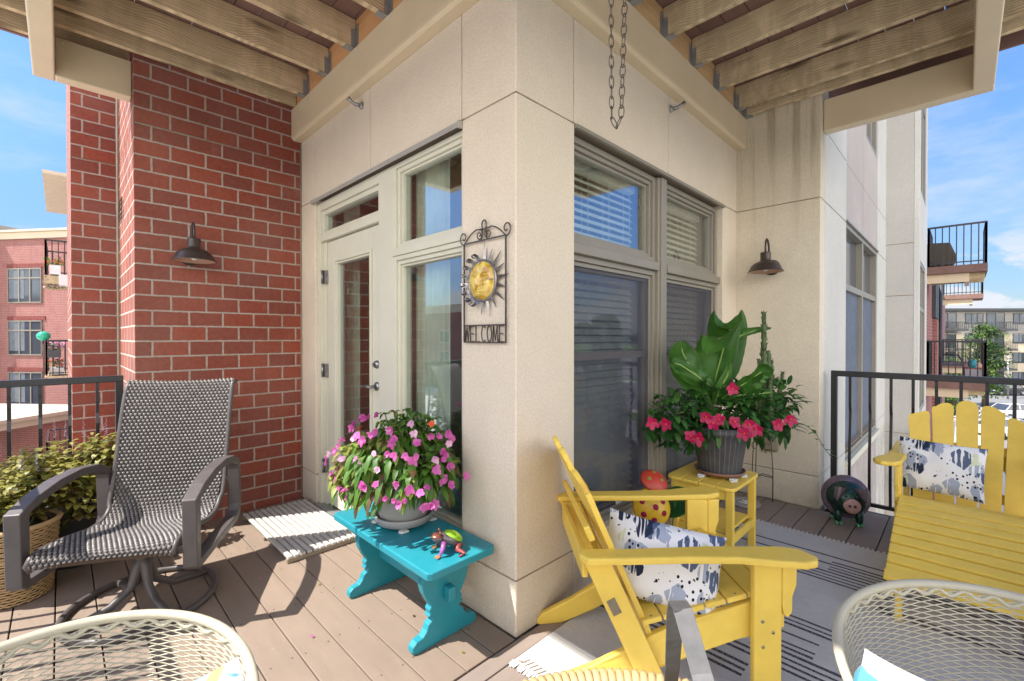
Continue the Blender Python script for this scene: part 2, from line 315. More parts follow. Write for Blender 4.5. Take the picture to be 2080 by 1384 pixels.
M = {}
M['stucco'] = stucco('stucco_warm', (.72, .625, .495)); M['stucco_stained'] = stucco('stucco_stained', (.72, .645, .515), .85)
M['stucco_grey'] = stucco('stucco_pale_grey', (.50, .475, .43)); M['stucco_white'] = stucco('stucco_offwhite', (.62, .60, .54)); M['groove'] = simple('joint_groove', (.27, .21, .15), .9)
M['brick'] = brickmat('brick_red', 'y', (.29, .066, .037), (.205, .055, .040), (.40, .32, .27), z0=2.6895-.101*30, y0=-.946)
M['brick_end'] = brickmat('brick_end_lit', 'x', (.31, .09, .06), (.25, .08, .06), (.55, .46, .38), z0=2.6895-.101*30)  # paler copy of the brick, sunlight on the end faces put into its colour
M['brick_far'] = brickmat('brick_far', 'xy', (.36, .13, .11), (.29, .11, .10), (.44, .32, .28), msize=.014, bump=.3)
M['tan'] = simple('tan_painted_steel', (.62, .51, .34), .42, .05, 3, .08, 25); M['cream'] = simple('cream_window_paint', (.60, .575, .46), .45, .04, 3)
M['taupe'] = simple('taupe_window_metal', (.245, .22, .175), .4, .06, 3); M['grey_metal'] = simple('grey_galvanised', (.33, .34, .34), .42, .15, 20, metal=.6)
M['joist'] = wood('joist_pine_along_y', (.66, .51, .32), (.28, .185, .10), 1, .7); M['joistx'] = wood('joist_pine_along_x', (.66, .53, .34), (.27, .185, .10), 0, 1.0)
M['ledger'] = wood('ledger_orange_wood', (.62, .34, .15), (.36, .17, .07), 0)
M['ledgery'] = wood('ledger_orange_wood_y', (.60, .40, .20), (.36, .22, .10), 1)
M['updeck'] = simple('upper_decking', (.20, .115, .09), .8, .15, 5, .2, 40)
M['deckx'] = decking('deck_composite_x', (.265, .20, .152), 0); M['decky'] = decking('deck_composite_y', (.27, .215, .18), 1)
M['under'] = simple('under_deck', (.03, .028, .025), .95); M['black'] = simple('black_railing_paint', (.022, .023, .027), .35, .1, 8)
M['glass'] = glass('window_glass', .17, (.88, .92, .90)); M['glassdoor'] = glass('door_glass', .15, (.85, .9, .88)); M['farglass'] = simple('far_dark_glass', (.05, .06, .075), .08, .3, .4, spec=.9)
M['inside'] = simple('interior_wall', (.34, .32, .27), .9); M['blind'] = simple('white_blind', (.82, .79, .70), .6); M['curtain'] = simple('pale_curtain', (.66, .70, .58), .9)
n = NT('insect_screen'); n.set((.055, .055, .09), .7); t = n.N.new("ShaderNodeBsdfTransparent"); ms = n.N.new("ShaderNodeMixShader"); ms.inputs[0].default_value = .30
n.L.new(t.outputs[0], ms.inputs[1]); n.L.new(n.b.outputs[0], ms.inputs[2]); n.L.new(ms.outputs[0], n.out.inputs[0]); M['screen'] = n.m
M['bronze'] = simple('bronze_lamp', (.075, .058, .052), .35, .2, 10, metal=.5); M['copper_in'] = simple('lamp_inside', (.45, .26, .17), .5)
M['yellow'] = simple('yellow_poly_lumber', (.78, .545, .085), .5, .06, 11, .12, 90); M['screw'] = simple('screw_steel', (.3, .28, .22), .3, metal=.9)
M['teal'] = simple('teal_painted_wood', (.016, .235, .29), .42, .07, 8, .12, 45); M['pot_grey'] = simple('grey_pot', (.30, .295, .29), .55, .08, 12)
M['terra'] = simple('brown_saucer', (.20, .095, .06), .5); M['soil'] = simple('soil', (.035, .022, .014), .95, .4, 30, .8, 50); M['clearish'] = simple('clear_plastic', (.62, .62, .60), .2)
M['slat'] = simple('weathered_slat', (.50, .475, .43), .8, .12, 8, .2, 30); M['slatdark'] = simple('mat_rail_wood', (.26, .20, .14), .8)
M['frame_brown'] = simple('chair_frame_brown', (.085, .072, .068), .45, .12, 15); M['whitemetal'] = simple('cream_mesh_metal', (.52, .475, .345), .38, .05, 6)
M['rug'] = rugmat('rug_woven'); M['pillow'] = pillowmat('pillow_print'); M['white'] = simple('white_paint', (.72, .72, .70), .6); M['fringe'] = simple('rug_fringe', (.60, .58, .53), .9)
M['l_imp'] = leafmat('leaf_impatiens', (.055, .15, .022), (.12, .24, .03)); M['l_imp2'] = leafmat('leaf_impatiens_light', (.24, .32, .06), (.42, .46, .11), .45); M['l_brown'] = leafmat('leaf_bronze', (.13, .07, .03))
M['pink'] = leafmat('petal_pink', (.55, .06, .34), (.72, .20, .50), .35); M['pinklight'] = leafmat('petal_pale_pink', (.80, .40, .62), (.9, .6, .75), .4)
M['red'] = leafmat('petal_crimson', (.33, .004, .05), (.47, .01, .09), .2); M['orange'] = leafmat('petal_orange', (.75, .10, .03)); M['purple'] = leafmat('petal_lavender', (.42, .36, .46))
M['l_dark'] = leafmat('leaf_mandevilla_dark', (.018, .062, .016), (.035, .11, .025), .2, .3); M['l_mid'] = leafmat('leaf_mandevilla', (.05, .16, .03), (.09, .23, .045), .3)
M['banana'] = leafmat('leaf_banana', (.038, .13, .018), (.075, .20, .03), .35, .35); M['cactus'] = simple('cactus_green', (.07, .105, .035), .7, .3, 25, .4, 60)
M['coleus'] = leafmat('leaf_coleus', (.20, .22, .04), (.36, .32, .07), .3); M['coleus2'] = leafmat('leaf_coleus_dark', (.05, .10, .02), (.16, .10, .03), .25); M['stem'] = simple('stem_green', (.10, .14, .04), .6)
M['tree'] = leafmat('leaf_tree', (.045, .10, .022), (.08, .16, .03), .25); M['tree2'] = leafmat('leaf_tree_light', (.09, .16, .03), (.15, .23, .04), .3); M['tree3'] = leafmat('leaf_tree_dark', (.02, .05, .014), (.035, .075, .02), .2)
M['bark'] = simple('bark', (.12, .09, .06), .9, .3, 12, .6, 30)
M['wicker'] = simple('tan_wicker', (.46, .30, .14), .55, .16, 18); M['wickdark'] = simple('wicker_gap', (.06, .035, .02), .9)
M['iron'] = simple('wrought_iron', (.12, .10, .085), .4, .25, 20, metal=.75); M['tin'] = simple('dark_tin', (.26, .25, .255), .32, .35, 14, metal=.85)
n = NT('amber_glass'); f = n.ramp(n.noise(16, 3, .5, None, 1.5), .42, .6); n.set(n.mix(f, (.42, .24, .012), (.74, .56, .14)), .14, 0, .8); n.b.inputs['Subsurface Weight'].default_value = .15; n.b.inputs['Subsurface Radius'].default_value = (.01, .01, .005); M['amber'] = n.m
M['asphalt'] = simple('asphalt', (.20, .195, .19), .9, .12, .6, .3, 20); M['concrete'] = simple('concrete_pale', (.58, .56, .52), .9, .1, 1.5); M['grass'] = simple('lawn', (.09, .17, .03), .95, .25, 2, .8, 8)
M['siding'] = simple('grey_siding', (.34, .32, .28), .8, .06, 1); M['cream_wall'] = simple('cream_render', (.62, .53, .38), .9, .05, 1); M['stone'] = simple('stone_brown', (.33, .26, .20), .9, .3, 6)
M['charcoal'] = simple('charcoal_metal', (.05, .052, .058), .5, .1, 2)

# ------------------------------------------------------------------ the setting
GZ = -6.4
tag(part('ground', M['asphalt'], None, lambda b: b.box(-900, 900, -900, 900, GZ-1, GZ)), kind='structure')
tag(part('lawn', M['grass'], None, lambda b: (b.box(3, 30, 36, 39.5, GZ, GZ+.12), b.box(14, 200, 68, 72, GZ, GZ+.12), b.box(-300, 300, -80, -62, GZ, GZ+.1), b.box(90, 400, -200, 400, GZ, GZ+.1))), kind='structure')
def pav(b):
    b.box(.9, 3, 4, 60, GZ, GZ+.14); b.box(3, 30, 39.5, 40.7, GZ, GZ+.15); b.box(-20, 120, 66.2, 68, GZ, GZ+.15); b.box(-70, 60, -38, -3, GZ, GZ+.1)  # the wide plaza behind the viewer is unseen, extended to bounce sunlight up
tag(part('pavement', M['concrete'], None, pav), kind='structure')
def marks(b):
    for i in range(16):
        b.box(4+i*2.75, 4.1+i*2.75, 41, 46, GZ+.0, GZ+.006); b.box(4+i*2.75, 4.1+i*2.75, 58.5, 63.5, GZ, GZ+.006)
tag(part('parking_markings', M['white'], None, marks), kind='structure')
tag(part('distant_hill', M['tree3'], None, lambda b: b.grid(lambda u, v: (500*cos(6.28*u)*(1+v*.2), 500*sin(6.28*u)*(1+v*.2), GZ-2+v*(15+6*noise.noise(Vector((u*40, 0, 0)))+3*noise.noise(Vector((u*160, 3, 0)))) if v < .9 else GZ+10), 200, 6)), kind='structure')

# deck floor boards
def boards_x(b, x1fn, y0, y1, p, z0, z1, xa, xb, gap=.005, off=-.127):
    k = math.floor((y0-off)/p)
    while off+k*p < y1:
        a = max(y0, off+k*p)+gap/2; c = min(y1, off+(k+1)*p)-gap/2
        if c-a > .01:
            xs, xe = x1fn(a, c, xa, xb); b.box(xs, xe, a, c, z0, z1)
        k += 1
XW = 1.75; YS = -1.76; XL = -2.69; YN = 2.86
deck = thing('deck_floor', (0, 0, 0), None, None); tag(deck, kind='structure')
def lf(a, c, xa, xb): return (max(xa, -2.42) if (a+c)/2 > -1.04 else xa, xb)
def dk1(b): boards_x(b, lf, YS, -.003, .142, -.028, 0, XL, -.003)
def dk2(b):
    x = .004; ed = [.004, .085]
    while ed[-1] < XW: ed.append(ed[-1]+.15)
    for a, c in zip(ed[:-1], ed[1:]):
        c = min(c, XW); yb = 2.645 if a < .59 else YN; b.box(a+.003, c-.003, YS, yb, -.028, 0)
part('decking', M['deckx'], deck, dk1, bevel=.002, seg=1); part('decking', M['decky'], deck, dk2, bevel=.002, seg=1)
part('subframe', M['under'], deck, lambda b: (b.box(XL, -.002, YS, -.004, -.24, -.05), b.box(.002, XW, YS, 2.64, -.24, -.05), b.box(.6, XW, 2.64, YN, -.24, -.05)))
part('fascia', M['charcoal'], deck, lambda b: (b.box(XL-.025, XL-.002, YS, -1.05, -.26, 0), b.box(XL-.025, XW+.025, YS-.027, YS-.002, -.26, 0), b.box(XW+.002, XW+.025, YS, YN+.025, -.26, 0), b.box(.6, XW, YN+.002, YN+.025, -.26, 0)))
def nails(b):
    random.seed(3)
    for k in range(11):
        y = -.127-.142*k+.03
        for x in (-2.15, -1.75, -1.35, -.95, -.55, -.2):
            for dy in (0, .085):
                if y+dy > -.01: continue
                b.lathe([(.0035, .0008), (0, .0008)], (x+random.uniform(-.02, .02), y+dy+random.uniform(-.01, .01), 0), 6)
part('screw_heads', M['under'], deck, nails)

# ------------------------------------------------------------------ our apartment building
B = thing('apartment_building', (-1, 1, 0), 'tan stucco and red brick apartment building whose corner, door and windows open onto the balcony', 'building')
G = .004
def wallA(b):   # facing -y at y=0
    T = .16
    for x0, x1, z0, z1 in [(-2.424, -2.15, .002, .243), (-1.16, -.002, .002, .243), (-2.424, -2.15, .249, 2.347), (-.365, -.002, .249, 2.347),
                           (-2.424, -2.20, 2.353, 3.6), (-2.194, -1.287, 2.353, 3.6), (-1.281, -.373, 2.353, 3.6), (-.367, -.002, 2.353, 3.6)]:
        b.box(x0, x1, 0, T, z0, z1)
    b.box(-2.424, -.16, 0, T, 3.6, 8.5)
def wallB(b):
    T = .16
    for y0, y1, z0, z1 in [(.002, .4035, .002, .243), (.4065, 2.65, .002, .243), (.002, .41, .249, 2.347), (2.34, 2.65, .249, 2.347),
                           (.002, .402, 2.353, 3.6), (.408, 1.405, 2.353, 3.6), (1.411, 2.337, 2.353, 3.6), (2.343, 2.65, 2.353, 3.6)]:
        b.box(-T, 0, y0, y1, z0, z1)
    b.box(-T, 0, 0, 2.65, 3.6, 8.5); b.box(-.16, -.001, .41, 2.34, .243, .275)
part('stucco_wall', M['stucco'], B, wallA, bevel=.004); part('stucco_wall', M['stucco'], B, wallB, bevel=.004)
def groove(b):
    b.box(-2.424, -2.15, .007, .15, .24, .252); b.box(-1.16, -.01, .007, .15, .24, .252); b.box(-2.424, -.01, .007, .15, 2.345, 2.355)
    for x in (-2.197, -1.284, -.37): b.box(x-.004, x+.004, .007, .15, 2.35, 3.6)
    b.box(-.15, -.007, .02, 2.65, .24, .252); b.box(-.15, -.007, .02, 2.65, 2.345, 2.355)
    for y in (.405, 1.408, 2.34): b.box(-.15, -.007, y-.004, y+.004, 2.35, 3.6)
    b.box(-.15, -.007, .401, .4095, .0, 2.35)
    b.box(.01, .58, 2.657, 2.7, .24, .252); b.box(.01, .58, 2.657, 2.7, 2.345, 2.355)
    for z in (.248, 2.35, 2.9): b.box(.45, .586, 2.67, 6.64, z-.004, z+.004)
    b.box(.45, .586, 4.70, 4.71, 2.35, 6)
    for z in (-1.2, .0, 1.86, 2.56): b.box(.595, .88, 6.664, 6.7, z-.005, z+.005)
gb = MB(); groove(gb)
for q in range(len(gb.v)//8):
    g1 = MB(); g1.add(gb.v[q*8:q*8+8], [(0,3,2,1),(4,5,6,7),(0,1,5,4),(1,2,6,5),(2,3,7,6),(3,0,4,7)]); g1.build('wall_joint', M['groove'], B)
# return wall and pier (faces -y at y=2.65, +x at x=.593)
part('stucco_wall', M['stucco_stained'], B, lambda b: [b.box(-.1, .593, 2.65, 2.80, z0, z1) for z0, z1 in ((.002, .243), (.249, 2.347), (2.353, 8.5))], bevel=.004)
def wallD(b):
    for z0, z1 in ((-7.5, .244), (.25, 2.346), (2.354, 2.896), (2.904, 8.5)): b.box(.3, .593, 2.803, 3.70, z0, z1)
    for z0, z1 in ((.25, 2.346), (2.354, 2.896), (2.904, 8.5)): b.box(.3, .593, 5.82, 6.66, z0, z1)
    b.box(.3, .593, 5.82, 6.66, -7.5, .244)
part('stucco_wall', M['stucco_white'], B, wallD, bevel=.003)
def wallD2(b):
    b.box(.3, .586, 3.70, 5.82, -7.5, .16); b.box(.3, .586, 3.70, 5.82, 2.37, 2.896); b.box(.3, .586, 3.70, 4.703, 2.904, 3.5); b.box(.3, .586, 4.707, 5.82, 2.904, 3.5); b.box(.3, .586, 3.7, 4.9, 3.5, 8.5)
    b.box(.3, .586, 5.75, 5.82, 3.5, 8.5)
part('stucco_wall', stucco('stucco_pinkish', (.50, .44, .40)), B, wallD2)
def wallE(b):
    for z0, z1 in ((-7.5, -1.205), (-1.195, -.005), (.005, 1.855), (1.865, 2.555), (2.565, 9)): b.box(-3, .88, 6.66, 6.95, z0, z1)
part('stucco_wall', M['stucco_grey'], B, wallE)
def wallE2(b):
    b.box(.882, .93, 6.658, 6.95, -7.5, 9); b.box(.5, .93, 8.1, 8.5, -7.5, 9)
    for z0, z1 in ((-7.5, -2.9), (-.9, .25), (2.35, 3.3), (5.3, 9)): b.box(.5, .93, 6.95, 8.1, z0, z1)
part('stucco_wall', M['stucco_white'], B, wallE2)
part('inner_wall', M['inside'], B, lambda b: (b.box(-3, .5, 8.3, 8.49, -7.5, 9), b.box(-8, .28, 4.0, 4.05, -.05, 3.2), b.box(-8, -7.95, .2, 4, -.05, 3.2), b.box(-8, -.17, .17, 4, -.08, -.03), b.box(-8, -.17, .17, 4, 3.0, 3.1), b.box(-2.4, -2.35, .17, 4, -.02, 3), b.box(.25, .29, 4.05, 8.3, -7.5, 8), b.box(-.16, .28, 2.82, 2.86, -.02, 3)))
# lower body and base corner
part('lower_wall', M['stucco'], B, lambda b: (b.box(-8, -.01, .16, 2.8, -7.5, -.1), b.box(-8, .0, 0.0, .16, -7.5, -.25)))
# brick walls
def brickC(b):
    b.box(-3.5, -2.424, -1.04, .3, -7.5, 2.6845); b.box(-3.5, -2.424, -1.04, .3, 2.6945, 8.5)
bc = MB(); brickC(bc)
bc.m = []
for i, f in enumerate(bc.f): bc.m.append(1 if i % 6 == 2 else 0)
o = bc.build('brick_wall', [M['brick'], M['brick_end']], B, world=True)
# brick texture phases are tuned in building-local coordinates, so keep the texture origin on the world
for k in ('brick', 'brick_end'):
    pass
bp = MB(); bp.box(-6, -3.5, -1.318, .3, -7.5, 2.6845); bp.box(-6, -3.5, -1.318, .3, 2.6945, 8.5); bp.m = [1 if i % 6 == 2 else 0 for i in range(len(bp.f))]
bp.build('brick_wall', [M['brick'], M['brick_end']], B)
part('expansion_joint', M['groove'], B, lambda b: (b.box(-3.45, -2.43, -1.034, .2, 2.67, 2.71), b.box(-5.9, -3.506, -1.31, .2, 2.67, 2.71), b.tube([(-3.492, -1.045, -7), (-3.492, -1.045, 8)], .011, 8), b.tube([(-2.42, -.006, .0), (-2.42, -.006, 2.85)], .006, 6)))
# brick end ragged wire lath
part('vent_grille', M['iron'], B, lambda b: [b.bar((-3.30, -1.052, 2.20+.035*i), (-3.10, -1.052, 2.20+.035*i), .006, .006) for i in range(5)]+[b.bar((-3.30, -1.052, 2.19), (-3.30, -1.052, 2.35), .006, .006, (0,1,0)), b.bar((-3.10, -1.052, 2.19), (-3.10, -1.052, 2.35), .006, .006, (0,1,0))])

# steel ledger channels on both walls (tan)
def chan(b, fn):
    pr = [(0, 2.857), (.058, 2.857), (.075, 2.868), (.078, 2.885), (.078, 3.098), (.06, 3.104), (0, 3.104)]
    b.prism(pr, fn[0], fn[1], fn[2])
part('channel', M['tan'], B, lambda b: chan(b, (lambda a, z, t: (t, -a, z), -2.42, .078)), bevel=.004)
part('channel', M['tan'], B, lambda b: chan(b, (lambda a, z, t: (a, t, z), -.078, 2.648)), bevel=.004)
# awning track
part('awning_track', simple('track_grey', (.40, .38, .34), .5, .1, 9, metal=.2), B, lambda b: (b.box(-2.17, -.37, -.022, -.002, 2.324, 2.340), b.box(-2.17, -.37, -.022, -.018, 2.312, 2.324), b.box(-2.175, -2.165, -.025, 0, 2.308, 2.345), b.box(-.375, -.362, -.025, 0, 2.308, 2.345)), bevel=.002)
part('head_flashing', M['taupe'], B, lambda b: b.box(.0, .018, .41, 2.35, 2.325, 2.343)); part('head_flashing', M['taupe'], B, lambda b: b.box(.593, .606, 3.69, 5.83, 2.355, 2.37))

def rframe(b, plane, u0, u1, z0, z1, w, d0, d1):  # rectangular frame; plane 'A' y, 'B' x
    def bx(a0, a1, c0, c1):
        if plane == 'A': b.box(a0, a1, d0, d1, c0, c1)
        else: b.box(-d1+plane_x, -d0+plane_x, a0, a1, c0, c1)
    plane_x = rframe.px
    bx(u0, u0+w, z0, z1); bx(u1-w, u1, z0, z1); bx(u0+w, u1-w, z0, z0+w); bx(u0+w, u1-w, z1-w, z1)
rframe.px = 0
# -- door side
fr = MB()
fr.box(-2.15, -2.10, .02, .13, .03, 2.318); fr.box(-1.215, -1.04, .02, .13, .03, 2.318); fr.box(-2.10, -1.215, .02, .13, 2.255, 2.318); fr.box(-2.10, -1.215, .02, .13, 2.02, 2.062)
fr.box(-2.10, -2.048, .045, .13, .03, 2.02); fr.box(-1.222, -1.215, .045, .13, .03, 2.02)
fr.box(-1.04, -.99, .02, .13, .27, 2.318) if False else None
door_fr = fr.build('door_frame', M['cream'], B, bevel=.003)
part('threshold', M['grey_metal'], B, lambda b: b.box(-2.15, -1.16, -.02, .14, .002, .032), bevel=.004)
tr = part('transom_window', M['cream'], B, lambda b: rframe(b, 'A', -2.10, -1.215, 2.064, 2.254, .032, .035, .10), bevel=.003)
part('pane', M['glassdoor'], tr, lambda b: b.box(-2.066, -1.249, .066, .072, 2.096, 2.222))
dr = MB(); rx0, rx1, rz0, rz1 = -2.044, -1.226, .045, 2.014; gx0, gx1, gz0, gz1 = -1.875, -1.375, .27, 1.84
dr.box(rx0, gx0, .05, .095, rz0, rz1); dr.box(gx1, rx1, .05, .095, rz0, rz1); dr.box(gx0, gx1, .05, .095, rz0, gz0); dr.box(gx0, gx1, .05, .095, gz1, rz1)
rframe(dr, 'A', gx0-.03, gx1+.03, gz0-.03, gz1+.03, .022, .035, .052); rframe(dr, 'A', gx0-.005, gx1+.005, gz0-.005, gz1+.005, .012, .042, .09)
door = dr.build('door', M['cream'], B, bevel=.003); tag(door, 'full glass cream door with a lever handle')
part('pane', M['glassdoor'], door, lambda b: b.box(gx0, gx1, .068, .074, gz0, gz1))
def hnd(b):
    b.lathe([(0, .012), (.026, .010), (.029, 0)], (-1.292, .05, .985), 20, ax=(0,-1,0)); b.tube([(-1.292, .045, .985), (-1.292, -.012, .985), (-1.31, -.016, .987), (-1.39, -.014, .978)], [.010, .010, .010, .008], 10)
part('handle', M['tin'], door, hnd)
part('deadbolt', M['tin'], door, lambda b: (b.lathe([(0, .018), (.022, .016), (.028, 0)], (-1.292, .05, 1.125), 20, ax=(0,-1,0)), b.box(-1.297, -1.287, .02, .036, 1.115, 1.135)))
for z in (.33, 1.05, 1.75): part('hinge', M['tin'], door, lambda b: (b.tube([(-2.05, .012, z-.05), (-2.05, .012, z+.05)], .008, 8), b.box(-2.075, -2.028, .02, .05, z-.05, z+.05)))
def winA(z0, z1, gz0_, gz1_):
    w = MB(); rframe(w, 'A', -1.04, -.367, z0, z1, .025, .02, .13); rframe(w, 'A', -1.0145, -.3925, z0+.0255, z1-.0255, .022, .035, .11); rframe(w, 'A', -.992, -.415, z0+.048, z1-.048, .012, .05, .1)
    o = w.build('window', M['cream'], B, bevel=.002)
    part('pane', M['glass'], o, lambda b: b.box(-.98, -.427, .07, .076, z0+.06, z1-.06)); return o
winA(1.80, 2.316, 0, 0); winA(.30, 1.775, 0, 0)
part('window_sill', M['cream'], B, lambda b: b.box(-1.04, -.367, .0, .13, .245, .299)); part('window_rail', M['cream'], B, lambda b: b.box(-1.04, -.367, .01, .13, 1.776, 1.799))
# -- window side B (taupe)
rframe.px = 0
def winB(y0, y1, z0, z1, scr):
    w = MB(); rframe(w, 'B', y0, y1, z0, z1, .030, .045, .14); rframe(w, 'B', y0+.0305, y1-.0305, z0+.0305, z1-.0305, .022, .062, .125); rframe(w, 'B', y0+.053, y1-.053, z0+.053, z1-.053, .018, .08, .12)
    if scr: w.box(-.12, -.07, y0+.053, y1-.053, 1.175, 1.215)
    o = w.build('window', M['taupe'], B, bevel=.002)
    part('pane', M['glass'], o, lambda b: b.box(-.104, -.098, y0+.07, y1-.07, z0+.07, z1-.07))
    if scr: part('insect_screen', M['screen'], o, lambda b: b.box(-.0665, -.0655, y0+.03, y1-.03, z0+.03, z1-.03))
    def bl(b):
        z = z1-.09; b.box(-.215, -.165, y0+.05, y1-.05, z, z+.05)
        while z > z0+.06:
            z -= .043; b.obox((-.19, (y0+y1)/2, z), (.0165, 0, -.0165), (0, (y1-y0)/2-.06, 0), (.0006, 0, .0009))
        for k in (.12, .38, .62, .88):
            for dx in (-.212, -.168): b.box(dx-.0012, dx+.0012, y0+(y1-y0)*k-.0012, y0+(y1-y0)*k+.0012, z, z1-.08)
    part('blind', M['blind'], o, bl)
for y0, y1 in ((.412, 1.322), (1.438, 2.338)):
    winB(y0, y1, 1.775, 2.322, False); winB(y0, y1, .277, 1.722, True)
part('mullion', M['taupe'], B, lambda b: (b.box(-.15, -.025, 1.3225, 1.4375, .277, 2.322), b.box(-.15, -.012, 1.345, 1.415, .277, 2.322), b.box(-.14, -.015, .412, 1.3215, 1.7225, 1.7745), b.box(-.14, -.015, 1.4385, 2.338, 1.7225, 1.7745)), bevel=.004)
part('curtain', M['curtain'], B, lambda b: b.grid(lambda u, v: (-1.03+u*.33, .17+.015*sin(u*40), .1+2.3*v), 60, 1))
part('curtain', M['curtain'], B, lambda b: b.grid(lambda u, v: (-2.12+u*.22, .22+.02*sin(u*40), .1+2.3*v), 60, 1))
# windows further along, pier side and block
def winD(y0, y1, z0, z1, X, nm='window', zm=None):
    rframe.px = X; w = MB(); rframe(w, 'B', y0, y1, z0, z1, .05, .0, .10); ym = (y0+y1)/2; w.box(X-.10, X-.004, ym-.03, ym+.03, z0+.05, z1-.05)
    if zm: w.box(X-.09, X-.006, y0+.05, ym-.03, zm-.03, zm+.03); w.box(X-.09, X-.006, ym+.03, y1-.05, zm-.03, zm+.03)
    o = w.build(nm, M['taupe'], B, bevel=.003)
    part('pane', M['farglass'], o, lambda b: b.box(X-.07, X-.06, y0+.04, y1-.04, z0+.04, z1-.04)); rframe.px = 0
    if zm: part('insect_screen', simple('screen_blue', (.10, .115, .15), .6), o, lambda b: (b.box(X-.045, X-.04, y0+.05, ym-.03, z0+.05, zm-.03), b.box(X-.045, X-.04, ym+.03, y1-.05, z0+.05, zm-.03)))
winD(3.702, 5.818, .165, 2.365, .585, zm=1.77); winD(4.905, 5.745, 3.5, 5.6, .585)
winD(6.955, 8.095, .255, 2.345, .925, zm=1.7); winD(6.955, 8.095, 3.305, 5.295, .925, zm=4.7); winD(6.955, 8.095, -2.895, -.905, .925)
part('window_sill', M['cream'], B, lambda b: b.box(.586, .625, 3.69, 5.83, .10, .162))
part('parapet', M['stucco_white'], B, lambda b: (b.box(-8, 0, 0, 8, 8.5, 9), b.box(-8, .6, 2.7, 8, 8.4, 8.95)))

# ------------------------------------------------------------------ upper balcony
U = thing('balcony', (-.5, -.8, 3.1), 'upstairs timber balcony overhead with tan steel beams, pine joists and brown boards', 'balcony')
def obeam(b, p, q, w):  # tan channel beam with a bottom flange
    pass
def ob(b, x0, x1, y0, y1): b.box(x0, x1, y0, y1, 2.862, 3.1)
part('beam', M['tan'], U, lambda b: b.box(-2.585, -2.49, -1.395, -1.042, 2.862, 3.10), bevel=.008, seg=3)
part('beam', M['tan'], U, lambda b: b.box(-2.585, 1.485, -1.49, -1.3955, 2.862, 3.10), bevel=.008, seg=3)
part('beam', M['tan'], U, lambda b: b.box(1.39, 1.485, -1.395, 2.7245, 2.862, 3.10), bevel=.008, seg=3)
part('beam', M['tan'], U, lambda b: b.box(.594, 1.485, 2.725, 2.82, 2.862, 3.10), bevel=.008, seg=3)
part('ledger_board', M['ledger'], U, lambda b: b.box(-2.42, -.002, -.06, -.004, 3.108, 3.285)); part('ledger_board', M['ledgery'], U, lambda b: b.box(.004, .06, -.002, 2.64, 3.108, 3.285))
jx = [-2.60, -2.365, -2.146, -1.76, -1.362, -.955, -.55, -.145]
for i, x in enumerate(jx):
    ye = -.064 if x > -2.45 else -1.05
    j = part('joist', M['joist'], U, lambda b: b.box(x-.019, x+.019, YS+.02, ye, 3.106, 3.286), bevel=.003)
    if x > -2.3: part('joist_hanger', M['grey_metal'], j, lambda b: (b.box(x-.024, x-.0195, -.095, -.061, 3.104, 3.215), b.box(x+.0195, x+.024, -.095, -.061, 3.104, 3.215), b.box(x-.024, x+.024, -.13, -.061, 3.099, 3.1045), b.box(x-.05, x-.0245, -.0645, -.061, 3.12, 3.25), b.box(x+.0245, x+.05, -.0645, -.061, 3.12, 3.25)))
jy = [2.61, 2.438, 2.03, 1.625, 1.22, .815, .41, .03, -.36, -.77, -1.18, -1.6]
for y in jy:
    xs = .064 if y > 0 else .02
    j = part('joist', M['joistx'], U, lambda b: b.box(xs, XW-.03, y-.019, y+.019, 3.106, 3.286), bevel=.003)
    if y > 0: part('joist_hanger', M['grey_metal'], j, lambda b: (b.box(.061, .095, y-.024, y-.0195, 3.104, 3.215), b.box(.061, .095, y+.0195, y+.024, 3.104, 3.215), b.box(.061, .13, y-.024, y+.024, 3.099, 3.1045), b.box(.061, .0645, y-.05, y-.0245, 3.12, 3.25), b.box(.061, .0645, y+.0245, y+.05, 3.12, 3.25)))
random.seed(11)
def up1(b):
    y = YS; k = 0
    while y < -.01:
        xs = -2.68 if y < -1.06 else -2.42; yy = min(y+.14, -.002); b.box(xs, -.002, y+random.uniform(.002, .004), yy-random.uniform(.0015, .004), 3.29, 3.318); y += .1405
def up2(b):
    x = 0.0
    while x < XW-.02:
        xe = min(x+.14, XW); b.box(x+random.uniform(.002, .004), xe-random.uniform(.0015, .004), YS, 2.645 if x < .59 else 2.86, 3.29, 3.318); x += .1405
part('decking', M['updeck'], U, up1); part('decking', M['updeck'], U, up2)
part('rim_board', M['updeck'], U, lambda b: (b.box(-2.71, -2.685, YS, -1.06, 3.13, 3.33), b.box(-2.71, XW+.02, YS-.028, YS-.002, 3.10, 3.33), b.box(XW+.002, XW+.027, YS, 2.88, 3.13, 3.33), b.box(.6, XW, 2.862, 2.885, 3.13, 3.33)))
part('bolt', M['white'], U, lambda b: b.lathe([(0, .006), (.006, .004), (.006, 0)], (-2.489, -1.36, 3.07), 8, ax=(1,0,0)))

